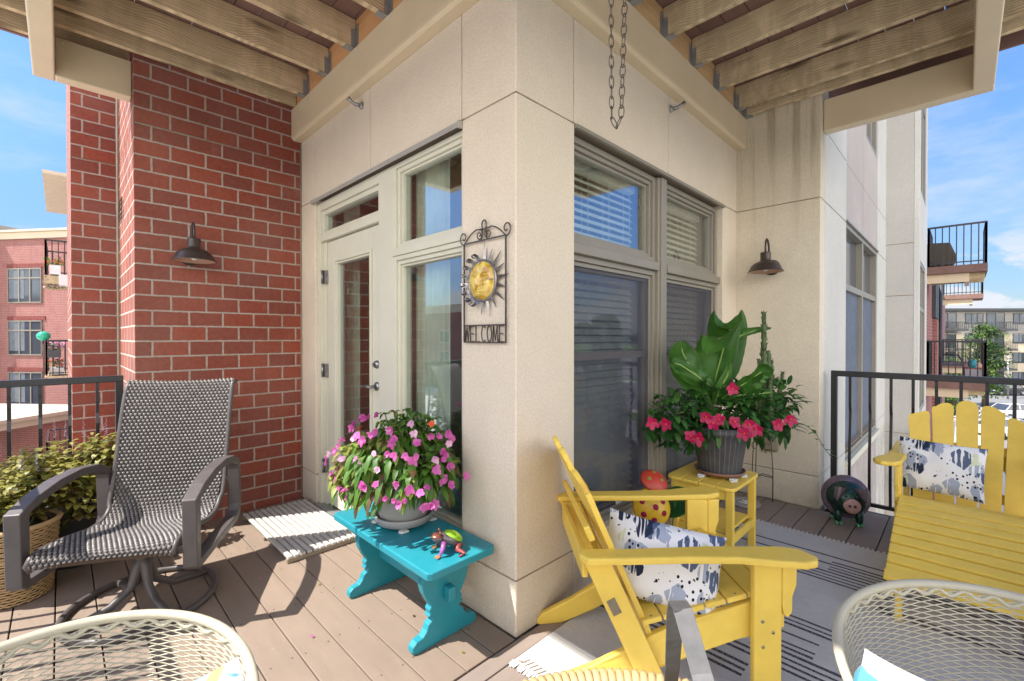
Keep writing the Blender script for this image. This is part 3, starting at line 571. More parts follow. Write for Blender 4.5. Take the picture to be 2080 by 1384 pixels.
# ------------------------------------------------------------------ railings
def railing(p, q, posts, label, top=1.045, wavy=True):
    p = Vector(p); q = Vector(q); d = (q-p); Ln = d.length; d.normalize(); nrm = Vector((d.y, -d.x, 0))
    R = thing('deck_railing', tuple(p), label, 'railing')
    part('top_rail', M['black'], R, lambda b: (b.bar(p+Vector((0,0,top-.021)), q+Vector((0,0,top-.021)), .045, .042)), bevel=.004)
    part('bottom_rail', M['black'], R, lambda b: b.bar(p+Vector((0,0,.075)), q+Vector((0,0,.075)), .025, .025))
    for t in posts: part('post', M['black'], R, lambda b: (b.bar(p+d*t+Vector((0,0,0)), p+d*t+Vector((0,0,top-.042)), .04, .04, d), b.obox(p+d*t+Vector((0,0,.006)), (.04,0,0), (0,.04,0), (0,0,.006))), bevel=.003)
    k = max(1, int(Ln/.112)); first = None
    for i in range(1, k):
        c = p+d*(Ln*i/k)
        if any(abs((c-p).length-t) < .04 for t in posts): continue
        if first is None:
            mb = MB(); pts = []
            for j in range(15):
                z = .088+(top-.13)*j/14; w = .018*sin((z-.1)/(top-.1)*pi*2.0) if z < .75 else 0
                if wavy: pts.append(c+nrm*(w)+Vector((0,0,z)))
            if not wavy: pts = [c+Vector((0,0,.088)), c+Vector((0,0,top-.04))]
            for a_, b_ in zip(pts[:-1], pts[1:]): mb.bar(a_, b_+(b_-a_)*.05, .017, .017, tuple(d))
            first = mb.build('baluster', M['black'], R); c0 = c
        else:
            o = first.copy(); COL.objects.link(o); o.parent = R; o.location = c-c0
    return R
railing((-2.62, -1.085, 0), (-2.62, -1.725, 0), [.02, .6], 'short black metal railing at the far left end of the deck, behind the woven chair')
railing((.64, 2.80, 0), (1.70, 2.80, 0), [.02, 1.04], 'black metal railing behind the yellow chair with the footrest, beside the pig')
railing((-2.62, -1.725, 0), (1.70, -1.725, 0), [1.4, 2.85, 4.3], 'black metal railing along the front edge of the deck, behind the viewer')
railing((1.70, -1.66, 0), (1.70, 2.76, 0), [1.5, 3.0], 'black metal railing along the right edge of the deck, beyond the mesh chair')

# ------------------------------------------------------------------ wall lamps
def lamp(loc, rz, label):
    L_ = thing('wall_lamp', loc, label, 'lamp', 'bronze barn lamps on the balcony walls', rz)
    def P_(nm, mt, fn, **k): return part(nm, mt, L_, fn, world=False, **k)
    P_('wall_plate', M['bronze'], lambda b: (b.lathe([(0, .022), (.045, .02), (.058, .012), (.062, 0)], (0,0,0), 28, ax=(1,0,0))))
    pts = [(.01, 0, 0), (.05, 0, .02), (.075, 0, .10), (.085, 0, .16), (.105, 0, .197), (.135, 0, .208), (.158, 0, .19), (.166, 0, .15), (.166, 0, .08)]
    P_('arm', M['bronze'], lambda b: b.tube(pts, .0075, 10))
    prof = [(.012, .105), (.034, .10), (.037, .092), (.036, .045), (.044, .030), (.078, .018), (.102, -.006), (.112, -.035), (.123, -.045), (.125, -.050), (.121, -.050), (.108, -.036), (.098, -.008), (.074, .012), (.03, .03)]
    P_('lamp_shade', M['bronze'], lambda b: b.lathe(prof, (.166, 0, 0), 40))
    P_('shade_lining', M['copper_in'], lambda b: b.lathe([(.119, -.049), (.106, -.036), (.096, -.010), (.072, .010), (.01, .026)], (.166, 0, -.001), 40))
    P_('bulb', M['white'], lambda b: b.ell((.166, 0, -.012), (.026, .026, .034)))
lamp((-2.4238, -.749, 1.855), 0, 'bronze gooseneck barn lamp mounted on the red brick wall')
lamp((.268, 2.65, 1.855), -pi/2, 'bronze gooseneck barn lamp on the stucco wall above the potted cactus')
def hook(loc, rz, label):
    H = thing('wall_hook', loc, label, 'hook', 'small metal hooks high on the stucco walls', rz)
    part('wall_plate', M['grey_metal'], H, lambda b: b.lathe([(0, .014), (.018, .012), (.026, 0)], (0,0,0), 20, ax=(0,-1,0)), world=False)
    part('hook', M['tin'], H, lambda b: b.tube([(0, 0, 0), (0, -.03, 0), (0, -.05, .004), (.004, -.065, .016), (.008, -.085, .028)], [.011, .012, .010, .009, .014], 10), world=False)
hook((-1.391, -.001, 2.789), -.35, 'small metal hook on the wall above the glass door, below the tan beam')
hook((.001, 1.435, 2.783), pi/2+.35, 'small metal hook on the wall above the grey-framed windows')
O_ = thing('power_outlet', (.272, 2.65, .455), 'weathered outdoor power outlet box low on the stucco wall behind the plants', 'outlet')
part('cover', simple('outlet_beige', (.24, .20, .13), .6), O_, lambda b: b.box(-.052, .052, -.045, -.001, -.065, .065), world=False, bevel=.012)
part('lid', simple('outlet_lid', (.29, .25, .17), .5), O_, lambda b: b.box(-.036, .036, -.055, -.0455, -.048, .045), world=False, bevel=.008)

# hanging chain
CH = thing('hanging_chain', (.566, -.116, 1.96), 'thin dark metal chain hanging in a loop from the joists overhead', 'chain')
def chain_path():
    a = Vector((.548, -.129, 3.11)); m = Vector((.566, -.116, 1.975)); c = Vector((.600, -.085, 3.11)); P_ = []
    n = 34
    for i in range(n+1):
        t = i/n; p = a.lerp(m+Vector((-.012, -.009, .03)), t); P_.append(p)
    P_.append(m+Vector((0, 0, -.004)))
    for i in range(n+1):
        t = i/n; p = (m+Vector((.012, .009, .03))).lerp(c, t); P_.append(p)
    return P_
def links(b):
    P_ = chain_path()
    for i in range(len(P_)-1):
        a, c = P_[i], P_[i+1]; mid = (a+c)/2; d = (c-a); Lh = .0215
        if d.length < 1e-4: continue
        d.normalize(); s1 = d.cross(Vector((1, 1, .2))).normalized(); s2 = d.cross(s1); s_ = (s1 if i % 2 else s2)*1.0
        s_ = (s_+.35*(s2 if i % 2 else s1)).normalized()
        b.tube([tuple(mid+d*Lh*cos(2*pi*k/14)+s_*.0085*sin(2*pi*k/14)) for k in range(14)], .0019, 5, closed=True)
part('links', M['iron'], CH, links)
part('hook', M['iron'], CH, lambda b: (b.tube([(.548, -.129, 3.09), (.548, -.129, 3.2)], .003, 6), b.tube([(.600, -.085, 3.09), (.600, -.085, 3.2)], .003, 6)))

# ------------------------------------------------------------------ welcome sun sign (flat ironwork on the wall, faces -y)
SG = thing('welcome_sign', (-.19, -.012, 1.30), 'wrought metal sun sign with amber glass face and the word WELCOME on the corner wall', 'sign')
def sgframe(b):
    r = .0035; X0, X1 = -.333, -.048; y = -.014
    for p, q in [((X0, 1.276), (X0, 1.742)), ((X1, 1.276), (X1, 1.742)), ((X0, 1.742), (X1, 1.742)), ((X0, 1.276), (X1, 1.276)), ((X0, 1.354), (X1, 1.354))]:
        b.bar((p[0], y, p[1]), (q[0], y, q[1]), .006, .006, (0, 1, 0))
part('frame', M['iron'], SG, sgframe)
def scrolls(b):
    y = -.014; cx = -.19
    b.tube([(cx+.015*cos(t*2*pi/16), y, 1.812+.021*sin(t*2*pi/16)) for t in range(16)], .0035, 6, closed=True)
    for s_ in (-1, 1):
        P_ = []
        for i in range(22):   # outer curl
            a = -pi/2+i/21*2.9*pi/1.25; r = .006+.024*(1-i/21); P_.append((cx+s_*(.148-.002+ r*cos(a)*1.0), y, 1.772+r*sin(a)*1.1))
        b.tube([(cx+s_*.02, y, 1.742)]+[(cx+s_*(.012+.012*t), y, 1.795+.004*sin(t*3)-.0) for t in (0, 1, 2)]+[(cx+s_*(.04+.105*t), y, 1.80-.062*t+.012*sin(pi*t)) for t in (.1, .3, .5, .7, .9, 1.0)]+P_, .0032, 6)
        P_ = []
        for i in range(20):
            a = pi*.5+i/19*3.0*pi; r = .028*(1-i/22); P_.append((cx+s_*(.030+r*cos(a)), y-.002, 1.768+r*sin(a)*.95))
        b.tube(P_, .0028, 6)
part('scrollwork', M['iron'], SG, scrolls)
random.seed(5)
def rays(b):
    cx, cz = -.195, 1.556
    for k in range(18):
        a = 2*pi*k/18+.1; ca, sa = cos(a), sin(a); L = .078 if k % 2 == 0 else .060; curl = (ca < -.35) or (abs(ca) < .3 and sa > .6 and ca < 0)
        w = .020; r0 = .092; c = 0
        pts = []
        if not curl:
            for t, ww in ((0, 1), (.5, .55), (1, .03)):
                r = r0+L*t; pts.append((r, w*ww*.5))
            vs = []
            for r, hw in pts: vs += [(cx+r*ca-hw*sa, -.014, cz+r*sa+hw*ca), (cx+r*ca, -.024+.006*(r-r0)/L, cz+r*sa), (cx+r*ca+hw*sa, -.014, cz+r*sa-hw*ca)]
            fs = []
            for i in range(2): fs += [(3*i, 3*i+1, 3*i+4, 3*i+3), (3*i+1, 3*i+2, 3*i+5, 3*i+4)]
            b.add(vs, fs)
        else:
            vs = []; m = 16
            for i in range(m+1):
                t = i/m; th = t*1.65*pi; R = .020+.006*random.random()*0; rr = r0+.036*t*1.1+R*sin(th); yy = -.016-R*(1-cos(th))
                hw = w*.6*(1-.72*t)
                vs += [(cx+rr*ca-hw*sa, yy, cz+rr*sa+hw*ca-.0), (cx+rr*ca+hw*sa, yy, cz+rr*sa-hw*ca)]
            b.add(vs, [(2*i, 2*i+1, 2*i+3, 2*i+2) for i in range(m)], True)
    for i in range(40): pass
part('sun_rays', M['tin'], SG, rays)
def faceh(x, z):  # unit disc height
    h = .34*sqrt(max(0, 1-(x*x+z*z)*.96))
    g = lambda dx, dz, sx, sz: math.exp(-(dx/sx)**2-(dz/sz)**2)
    h += .30*g(x, z+.02, .10, .24)*(1 if z > -.28 else .6)+.12*g(x, z+.22, .17, .09)
    for s_ in (-1, 1): h += .12*g(x-s_*.36, z-.26-.05*abs(x), .26, .06)-.10*g(x-s_*.33, z-.08, .2, .09)+.05*g(x-s_*.33, z-.07, .11, .05)+.06*g(x-s_*.45, z+.22, .2, .16)
    h += .10*g(x, z+.43, .22, .045)-.05*g(x, z+.49, .2, .02)+.11*g(x, z+.55, .18, .045)+.08*g(x, z+.75, .18, .1)
    return h
def glassface(b):
    b.grid(lambda u, v: (-.195+.088*u*cos(2*pi*v)*.99, -.020-.075*faceh(u*cos(2*pi*v), u*sin(2*pi*v)), 1.556+.088*u*sin(2*pi*v)), 34, 72)
part('sun_face', M['amber'], SG, glassface)
part('ring', M['tin'], SG, lambda b: (b.tube([(-.195+.093*cos(2*pi*k/48), -.022, 1.556+.093*sin(2*pi*k/48)) for k in range(48)], .0055, 8, closed=True), [b.tube([(-.195+.093*cos(a), -.024, 1.556+.093*sin(a)), (-.195+.086*cos(a), -.032, 1.556+.086*sin(a)), (-.195+.072*cos(a), -.045, 1.556+.072*sin(a))], .002, 5) for a in (0, pi/2, pi, -pi/2)]))
def letters(b):
    z0, z1 = 1.279, 1.351; x = -.325; w = .030; gap = .0095; y = -.016; r = .0032
    def ln(*ps): b.tube([(x+p[0]*w, y, z0+(z1-z0)*p[1]) for p in ps], r, 6)
    def arc(c, rx, rz, a0, a1): b.tube([(x+(c[0]+rx*cos(radians(a0+(a1-a0)*i/14)))*w, y, z0+(z1-z0)*(c[1]+rz*sin(radians(a0+(a1-a0)*i/14)))) for i in range(15)], r, 6)
    for ch in 'WELCOME':
        if ch == 'W': ln((-.05, 1), (.2, 0), (.5, .95), (.8, 0), (1.1, 1))
        if ch == 'E': ln((.05, 0), (.05, 1)); ln((.05, 1), (.95, 1)); ln((.05, .5), (.8, .5)); ln((.05, 0), (.95, 0))
        if ch == 'L': ln((.05, 1), (.05, 0), (.95, 0))
        if ch == 'C': arc((.55, .5), .5, .5, 50, 310)
        if ch == 'O': arc((.5, .5), .5, .5, 0, 360)
        if ch == 'M': ln((-.05, 0), (.1, 1), (.5, .1), (.9, 1), (1.05, 0))
        x += w+gap
part('lettering', M['iron'], SG, letters)

# ------------------------------------------------------------------ slatted door mat
MT = thing('door_mat', (-1.82, -.255, 0), 'weathered pale wooden slatted mat lying in front of the glass door', 'door mat')
for x in (-2.24, -1.80, -1.385): part('rail', M['slatdark'], MT, lambda b: b.box(x-.015, x+.015, -.47, -.04, .002, .024), bevel=.002)
for i in range(12):
    y = -.466+.0366*i; part('slat', M['slat'], MT, lambda b: b.box(-2.27, -1.37, y, y+.0265, .0245, .040), bevel=.003)

# ------------------------------------------------------------------ teal bench
TB = thing('bench', (-.525, -.2, 0), 'small teal painted trestle bench with scalloped legs by the corner wall', 'bench')
part('seat', M['teal'], TB, lambda b: b.prism([(-.96, -.365), (-.945, -.385), (-.105, -.385), (-.09, -.365), (-.09, -.05), (-.105, -.03), (-.945, -.03), (-.96, -.05)], lambda a, c, t: (a, c, t), .352, .385), bevel=.006)
half = [(.0, .045), (.165, .045), (.165, .02), (.16, .0), (.0, .0)]
prof = [(.155, .0), (.17, .012), (.168, .035), (.150, .050), (.118, .055), (.100, .075), (.092, .098), (.075, .104), (.073, .118), (.092, .128), (.083, .140), (.088, .155), (.078, .170), (.095, .195), (.115, .235), (.125, .275), (.115, .31), (.098, .33), (.11, .352)]
pf = prof+[(-a, c) for a, c in reversed(prof)]
for x in (-.80, -.235):
    l = part('leg', M['teal'], TB, lambda b: b.prism(pf, lambda a, c, t: (t, -.208+a, c), x-.019, x+.019), bevel=.005)
    part('tenon', M['teal'], l, lambda b: b.box(x-.06 if x < -.5 else x+.02, x-.02 if x < -.5 else x+.062, -.225, -.19, .175, .235), bevel=.004)
part('stretcher', M['teal'], TB, lambda b: b.box(-.78, -.255, -.218, -.198, .16, .345), bevel=.003)
part('cleat', M['teal'], TB, lambda b: b.box(-.33, -.265, -.37, -.05, .334, .3515), bevel=.003); part('cleat', M['teal'], TB, lambda b: b.box(-.77, -.71, -.37, -.05, .334, .3515), bevel=.003)

# ------------------------------------------------------------------ impatiens in grey pot
px_, py_ = -.60, -.18
PT = thing('flower_pot', (px_, py_, .385), 'grey plastic pot of pink impatiens standing on the teal bench', 'flower pot')
part('saucer', M['pot_grey'], PT, lambda b: b.lathe([(0, .405), (.12, .405), (.128, .412), (.134, .438), (.142, .438), (.140, .425), (.133, .402), (.12, .397), (0, .397)], (px_, py_, 0), 48))
part('pot', M['pot_grey'], PT, lambda b: b.lathe([(0, .41), (.10, .411), (.108, .42)]+[(.108+.05*((z-.42)/.17)**.7+(.0012 if i % 2 else 0), z) for i, z in enumerate([.42+.17*k/40 for k in range(41)])]+[(.166, .592), (.166, .612), (.155, .612), (.153, .59)], (px_, py_, 0), 48))
part('soil', M['soil'], PT, lambda b: b.lathe([(.155, .598), (.08, .604), (0, .606)], (px_, py_, 0), 24))
for i, (dx, dy) in enumerate(((.11, -.07), (-.09, -.10), (.08, .11), (-.12, .06))):
    tag(part('pot_foot', M['clearish'], None, lambda b: (b.box(px_+dx-.018, px_+dx+.018, py_+dy-.018, py_+dy+.018, .3865, .396), b.box(px_+dx-.01, px_+dx+.01, py_+dy-.025, py_+dy+.025, .3866, .392)), origin=(px_+dx, py_+dy, .3865), bevel=.003),
        ['small clear plastic foot under the right front of the grey pot saucer', 'small clear plastic foot under the left front of the grey pot saucer', 'small clear plastic foot under the back right of the grey pot saucer', 'small clear plastic foot under the back left of the grey pot saucer'][i], 'pot foot', 'clear feet under the grey pot')
def impat():
    random.seed(21)
    st = MB(); lv = MB(); lv2 = MB(); lb = MB(); c0 = Vector((px_, py_, .60))
    for i in range(105):
        a = random.uniform(0, 2*pi); rr = sqrt(random.random()); top = Vector((cos(a)*rr*.345*random.uniform(.8, 1.15), sin(a)*rr*.27*random.uniform(.8, 1.2), .30*(1-rr*rr*.80)+random.uniform(-.05, .05)))
        if top.x < 0 and top.y < .05: top.x *= 1.15
        base = c0+Vector((cos(a)*.07*rr, sin(a)*.07*rr, 0)); tip = c0+top; mid = (base+tip)/2+Vector((0, 0, .05*rr))
        if tip.y > -.05: tip.y = -.05-random.random()*.03
        st.tube([base, mid, tip], [.005, .004, .003], 5)
        sunny = (top.x < .0) and (top.z < .22)  # pale leaves favour this side, its sunlight put into their colour
        for ring, (el, L) in enumerate(((.8, .055), (.45, .072), (.05, .085), (-.25, .085))):
            nl = 6 if ring else 5
            for k in range(nl):
                b = a+2*pi*k/nl+ring*.5+random.uniform(-.2, .2); d = Vector((cos(b), sin(b), el+random.uniform(-.15, .15)))
                p = tip-Vector((0, 0, .018*ring))-(tip-mid)*(.12*ring)
                if p.y+d.y*L > -.02: continue
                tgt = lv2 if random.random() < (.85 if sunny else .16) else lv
                if random.random() < .07: tgt = lb
                tgt.leaf(p, d, L*random.uniform(.75, 1.1), random.uniform(.020, .032), random.uniform(.3, 1.1), n=5)
    for i in range(120):   # hanging skirt
        a = random.uniform(-pi*1.08, pi*.1); R = random.uniform(.15, .30); z = random.uniform(.60, .82)-.2*(R-.15)
        p = Vector((px_+R*cos(a)*1.08, min(-.05, py_+R*sin(a)*.95), z)); d = Vector((cos(a), sin(a), -.6))
        if p.y+.1*d.y > -.02: continue
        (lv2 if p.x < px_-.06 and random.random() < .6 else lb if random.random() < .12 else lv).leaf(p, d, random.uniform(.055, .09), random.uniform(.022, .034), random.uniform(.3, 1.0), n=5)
    st.build('stems', M['stem'], PT); lv.build('leaves', M['l_imp'], PT); lv2.build('pale_sunlit_leaves', M['l_imp2'], PT); lb.build('bronze_leaves', M['l_brown'], PT)
    FL = [(-0.888,-0.453,0.687),(-0.875,-0.439,0.719),(-0.793,-0.427,0.792),(-0.693,-0.398,0.822),(-0.618,-0.393,0.822),(-0.489,-0.406,0.788),(-0.542,-0.459,0.762),(-0.679,-0.455,0.735),(-0.505,-0.465,0.744),(-0.574,-0.349,0.861),(-0.424,-0.34,0.853),(-0.455,-0.229,0.904),(-0.361,-0.277,0.875),(-0.308,-0.224,0.866),(-0.333,-0.108,0.854),(-0.36,-0.065,0.824),(-0.336,-0.394,0.803),(-0.284,-0.371,0.808),(-0.253,-0.353,0.789),(-0.251,-0.338,0.808),(-0.242,-0.201,0.802),(-0.228,-0.216,0.773),(-0.252,-0.24,0.777),(-0.237,-0.197,0.789),(-0.326,-0.386,0.685),(-0.24,-0.328,0.655),(-0.269,-0.357,0.667),(-0.398,-0.43,0.608),(-0.357,-0.417,0.621),(-0.315,-0.404,0.618),(-0.301,-0.389,0.606),(-0.283,-0.372,0.622),(-0.241,-0.301,0.586),(-0.24,-0.272,0.583),(-0.233,-0.252,0.591),(-0.243,-0.19,0.685),(-0.228,-0.175,0.653),(-0.196,-0.114,0.69),(-0.568,-0.488,0.59),(-0.53,-0.449,0.601),(-0.768,-0.475,0.651),(-0.709,-0.486,0.637),(-0.233,-0.249,0.736),(-0.384,-0.442,0.745),(-0.347,-0.192,0.909),(-0.724,-0.357,0.861)]
    for _ in range(34):
        a = random.uniform(-pi*1.05, pi*.08); el = random.uniform(-.1, 1.1); FL.append((px_+.37*cos(a)*cos(el)**.6, min(-.06, py_+.33*sin(a)*cos(el)**.6), .64+.29*sin(el)))
    for i, f in enumerate(FL):
        mb = MB(); c = Vector(f); out = Vector((f[0]-px_, f[1]-py_-.05, .05)).normalized(); s1 = out.cross(Vector((0, 0, 1))).normalized(); s2 = s1.cross(out)
        R = random.uniform(.015, .025); out = (out+Vector((random.uniform(-.55, .55), random.uniform(-.55, .55), random.uniform(-.5, .6)))).normalized(); s1 = out.orthogonal().normalized(); s2 = s1.cross(out); clo = random.choice((.15, .4, .9, 1.4))
        for k in range(5):
            a = 2*pi*k/5+random.random()*.5; d = (s1*cos(a)+s2*sin(a)+out*clo); mb.leaf(c-out*.006, d, R*random.uniform(.9, 1.35), R*random.uniform(.8, 1.15), random.uniform(.05, .4), up=tuple(out), n=5, fold=random.uniform(-.35, .3), pt=.5)
        mb.tube([c-out*.02-Vector((0, 0, .004)), c-out*.004], [.0012, .003], 5)
        mb.build('blossom', M['orange'] if i in (44, 45) else (M['pinklight'] if i in (1, 3, 5, 6, 7, 8) or random.random() < .12 else M['pink']), PT)
impat()

# ------------------------------------------------------------------ frog figurine
FG = thing('frog_figurine', (-.2, -.22, .385), 'painted metal frog figurine with lime back and purple leg on the teal bench', 'figurine', rz=0)
fb = simple('frog_brown', (.20, .075, .05), .3, .45, 25, metal=.5); fpp = simple('frog_purple', (.42, .12, .36), .3, .3, 20, metal=.4); flm = simple('frog_lime', (.30, .55, .03), .3, .2, 20, metal=.3); fgr = simple('frog_grey', (.13, .11, .12), .3, .3, 20, metal=.5); forr = simple('frog_orange', (.60, .30, .12), .35, .3, 20, metal=.4)
fd = Vector((-.45, -.89, 0)).normalized(); fs_ = Vector((-.89, .45, 0)); fc = Vector((-.195, -.215, .385)); rotF = Matrix.Rotation(atan2(fd.y, fd.x), 3, 'Z')
def FP(f, s_, z): return fc+fd*f-fs_*s_*-1+Vector((0, 0, z))
def frogbody(b):
    R1 = rotF @ Matrix.Rotation(-.5, 3, 'Y')
    b.ell(tuple(FP(-.01, 0, .052)), (.055, .034, .026), 20, 12, R1); b.ell(tuple(FP(.042, 0, .066)), (.030, .031, .017), 20, 10, rotF)
part('body', fgr, FG, frogbody)
part('head', fb, FG, lambda b: (b.ell(tuple(FP(.044, 0, .073)), (.031, .030, .012), 20, 10, rotF), b.ell(tuple(FP(.036, .017, .086)), (.008, .007, .011)), b.ell(tuple(FP(.036, -.017, .086)), (.008, .007, .011))))
part('back', flm, FG, lambda b: b.ell(tuple(FP(-.022, 0, .062)), (.046, .029, .022), 20, 10, rotF @ Matrix.Rotation(-.55, 3, 'Y')))
def flimb(b, side, k):
    if k == 'front': b.tube([FP(.022, side*.028, .052), FP(.03, side*.045, .036), FP(.04, side*.048, .014), FP(.044, side*.048, .005)], [.012, .010, .006, .004], 10)
    else: b.tube([FP(-.045, side*.02, .03), FP(-.03, side*.05, .026), FP(-.062, side*.055, .008), FP(-.035, side*.07, .005)], [.014, .011, .007, .004], 10)
part('front_leg', fb, FG, lambda b: flimb(b, 1, 'front')); part('front_leg', fpp, FG, lambda b: flimb(b, -1, 'front'))
part('hind_leg', fb, FG, lambda b: flimb(b, 1, 'rear')); part('hind_leg', simple('frog_red', (.28, .05, .05), .35, .3, 20), FG, lambda b: flimb(b, -1, 'rear'))
for s_ in (1, -1):
    part('foot', forr, FG, lambda b: [b.leaf(FP(.042, s_*.048, .006), fd*cos(a)+fs_*sin(a), .026, .010, .05, n=4) for a in (-.8, -.3, .2, .75)])

# ------------------------------------------------------------------ adirondack furniture
def adir(name, loc, rz, label, arm_l=.74, arm_z=.553, k=1.0, group=None):
    A = thing(name, loc, label, 'garden chair', group, rz)      # local: +x forward (u), -y = near side (v positive -> -y)
    Y = M['yellow']
    def P_(nm, fn, parent=A, mat=Y, bevel=.005): return part(nm, mat, parent, fn, world=False, bevel=bevel)
    ext = arm_l-.74
    for s_ in (1, -1):
        # arm: plan outline
        out = [(-.06, .255), (-.065, .300), (-.04, .335), (.10, .337), (.30, .335), (.48, .345), (.60+ext, .375), (.68+ext, .388), (.725+ext, .375), (.745+ext, .345), (.72+ext, .285), (.66+ext, .262), (.40, .252), (.1, .262)]
        P_('arm', lambda b: b.prism([(a, -s_*c) for a, c in out], lambda a, c, t: (a, c, t), arm_z-.026, arm_z), bevel=.008)
        leg = P_('front_leg', lambda b: b.box(.555+ext, .655+ext, min(-s_*.265, -s_*.293), max(-s_*.265, -s_*.293), 0, arm_z-.0265))
        br = [(.667, arm_z-.027), (.667, arm_z-.20), (.675, arm_z-.235), (.69, arm_z-.245), (.705, arm_z-.225), (.706, arm_z-.17), (.72, arm_z-.13), (.722, arm_z-.027)]
        P_('bracket', lambda b: b.prism([(a-.01+ext, c) for a, c in br], lambda a, c, t: (a, t, c), -s_*.279-.011, -s_*.279+.011))
        st = [(.66+ext, .365), (.655+ext, .24), (.52, .215), (.38, .17), (.22, .105), (.10, .05), (-.05, .0), (-.155, .0), (-.168, .006), (-.166, .028), (-.14, .05), (-.09, .072), (0.0, .11), (.10, .165), (.20, .225), (.30, .275), (.48, .325), (.60, .362)]
        P_('stringer', lambda b: b.prism(st, lambda a, c, t: (a, t+s_*.05*max(0., (.32-a)/.5), c), -s_*.245-.0135, -s_*.245+.0135))
        bu = [(-.045, arm_z-.0275), (.045, arm_z-.0275), (.235, .10), (.225, .045), (.15, .08)]
        up = P_('back_support', lambda b: b.prism([(-.05, arm_z-.0275), (.045, arm_z-.0275), (.235, .115), (.225, .06), (.155, .085)], lambda a, c, t: (a, t, c), -s_*.2735-.014, -s_*.2735+.014))
        if s_ == 1: part('name_plate', M['screw'], up, lambda b: b.obox((.06, -.2885, .36), (.013, 0, -.026), (0, -.0008, 0), (.014, 0, .007)), world=False)
        part('screw', M['screw'], leg, lambda b: [b.lathe([(0, .002), (.006, .0015), (.0065, 0)], (.605+ext+dx, -s_*.293, z), 10, ax=(0, -s_, 0)) for dx, z in ((-.02, .30), (.018, .26), (-.018, .21))], world=False)
    P_('arm_rail', lambda b: b.box(-.045, -.022, -.25, .25, arm_z-.11, arm_z-.028))
    P_('front_apron', lambda b: b.box(.6605+ext, .685+ext, -.262, .262, .255, .372))
    zz = lambda a: .262+.10*((a-.18)/.42) if a > .18 else .262
    for i in range(6):
        a = .205+.077*i+(ext*.5 if ext else 0); P_('seat_slat', lambda b: b.obox((a, 0, .288+.0185*i), (.0355, 0, .0085), (0, .2585, 0), (-.0022, 0, .0095)), bevel=.004)
        for s_ in (1, -1): P_('screw', lambda b: b.lathe([(0, .0015), (.0042, .001), (.0045, 0)], (a, s_*.243, .2985+.0185*i), 8), A, M['screw'], 0)
    # back slats, fan of five, reclined
    bz0, ba0 = .26, .175; rz_ = radians(24.5); H = [.60, .675, .705, .675, .60]
    for i in range(5):
        c0 = (i-2)*.094; c1 = (i-2)*.112; w0, w1 = .086, .102; h = H[i]
        def slat(b, c0=c0, c1=c1, w0=w0, w1=w1, h=h, i=i):
            pts = [(c0-w0/2, -.06), (c0+w0/2, -.06), (c1+w1/2, h-.06)]
            for q in range(9):
                a = q/8*pi; lean = (2-i)*-.012
                tp = .05
                pts.append((c1+w1/2*cos(a), h-.06+tp*sin(a)+(-abs(i-2)*.02)*(cos(a)*(1 if i > 2 else -1 if i < 2 else 0))))
            pts.append((c1-w1/2, h-.06))
            b.prism(pts, lambda a, l, t: (ba0-l*sin(rz_)+t*cos(rz_)+.25*abs(a)**2, a, bz0+l*cos(rz_)+t*sin(rz_)), -.010, .010)
        P_('back_slat', slat, bevel=.004)
    for l, hw in ((.12, .235), (.40, .262)):
        P_('back_batten', lambda b: b.obox((ba0-l*sin(rz_)-.030, 0, bz0+l*cos(rz_)-.02), (.011, 0, .004), (0, hw, 0), (-.012, 0, .026)))
    return A
# first chair: faces along the window wall, seen from the side
adir('garden_chair', (.25, .13, 0), atan2(.73, .68), 'bright yellow slatted garden chair seen from the side with a cushion sliding off its seat', group='yellow slatted garden chairs')
adir('garden_chair', (1.375, 2.60, 0), -pi/2, 'yellow slatted garden chair facing us by the railing with an upright patterned pillow', arm_l=.70, arm_z=.60, group='yellow slatted garden chairs')
# footrest in front of the second chair
FT = thing('footrest', (1.40, 1.65, 0), 'yellow slatted footrest sloping down in front of the chair by the railing', 'footrest', rz=-pi/2)
fp_ = [(-.33, .385), (-.25, .382), (-.1, .35), (.1, .285), (.3, .215), (.38, .185), (.385, .13), (.3, .14), (.1, .20), (-.1, .265), (-.3, .30)]
for s_ in (-1, 1):
    part('side_rail', M['yellow'], FT, lambda b: b.prism(fp_, lambda a, c, t: (a, t, c), s_*.275-.012, s_*.275+.012), world=False, bevel=.004)
    part('leg', M['yellow'], FT, lambda b: b.box(-.26, -.17, s_*.249-.012, s_*.249+.012, 0, .34), world=False, bevel=.004); part('leg', M['yellow'], FT, lambda b: b.box(.26, .34, s_*.249-.012, s_*.249+.012, 0, .20), world=False, bevel=.004)
for i in range(11):
    a = -.31+.069*i
    z = [(x_, z_) for x_, z_ in fp_[:6]]
    for (a0, z0), (a1, z1) in zip(z[:-1], z[1:]):
        if a0 <= a <= a1: zz_ = z0+(z1-z0)*(a-a0)/(a1-a0); sl = (z1-z0)/(a1-a0)
    sl_ = Vector((1, 0, sl)).normalized(); part('slat', M['yellow'], FT, lambda b: b.obox((a, 0, zz_+.012), sl_*.029, (0, .295, 0), Vector((-sl_.z, 0, sl_.x))*.0095), world=False, bevel=.004)

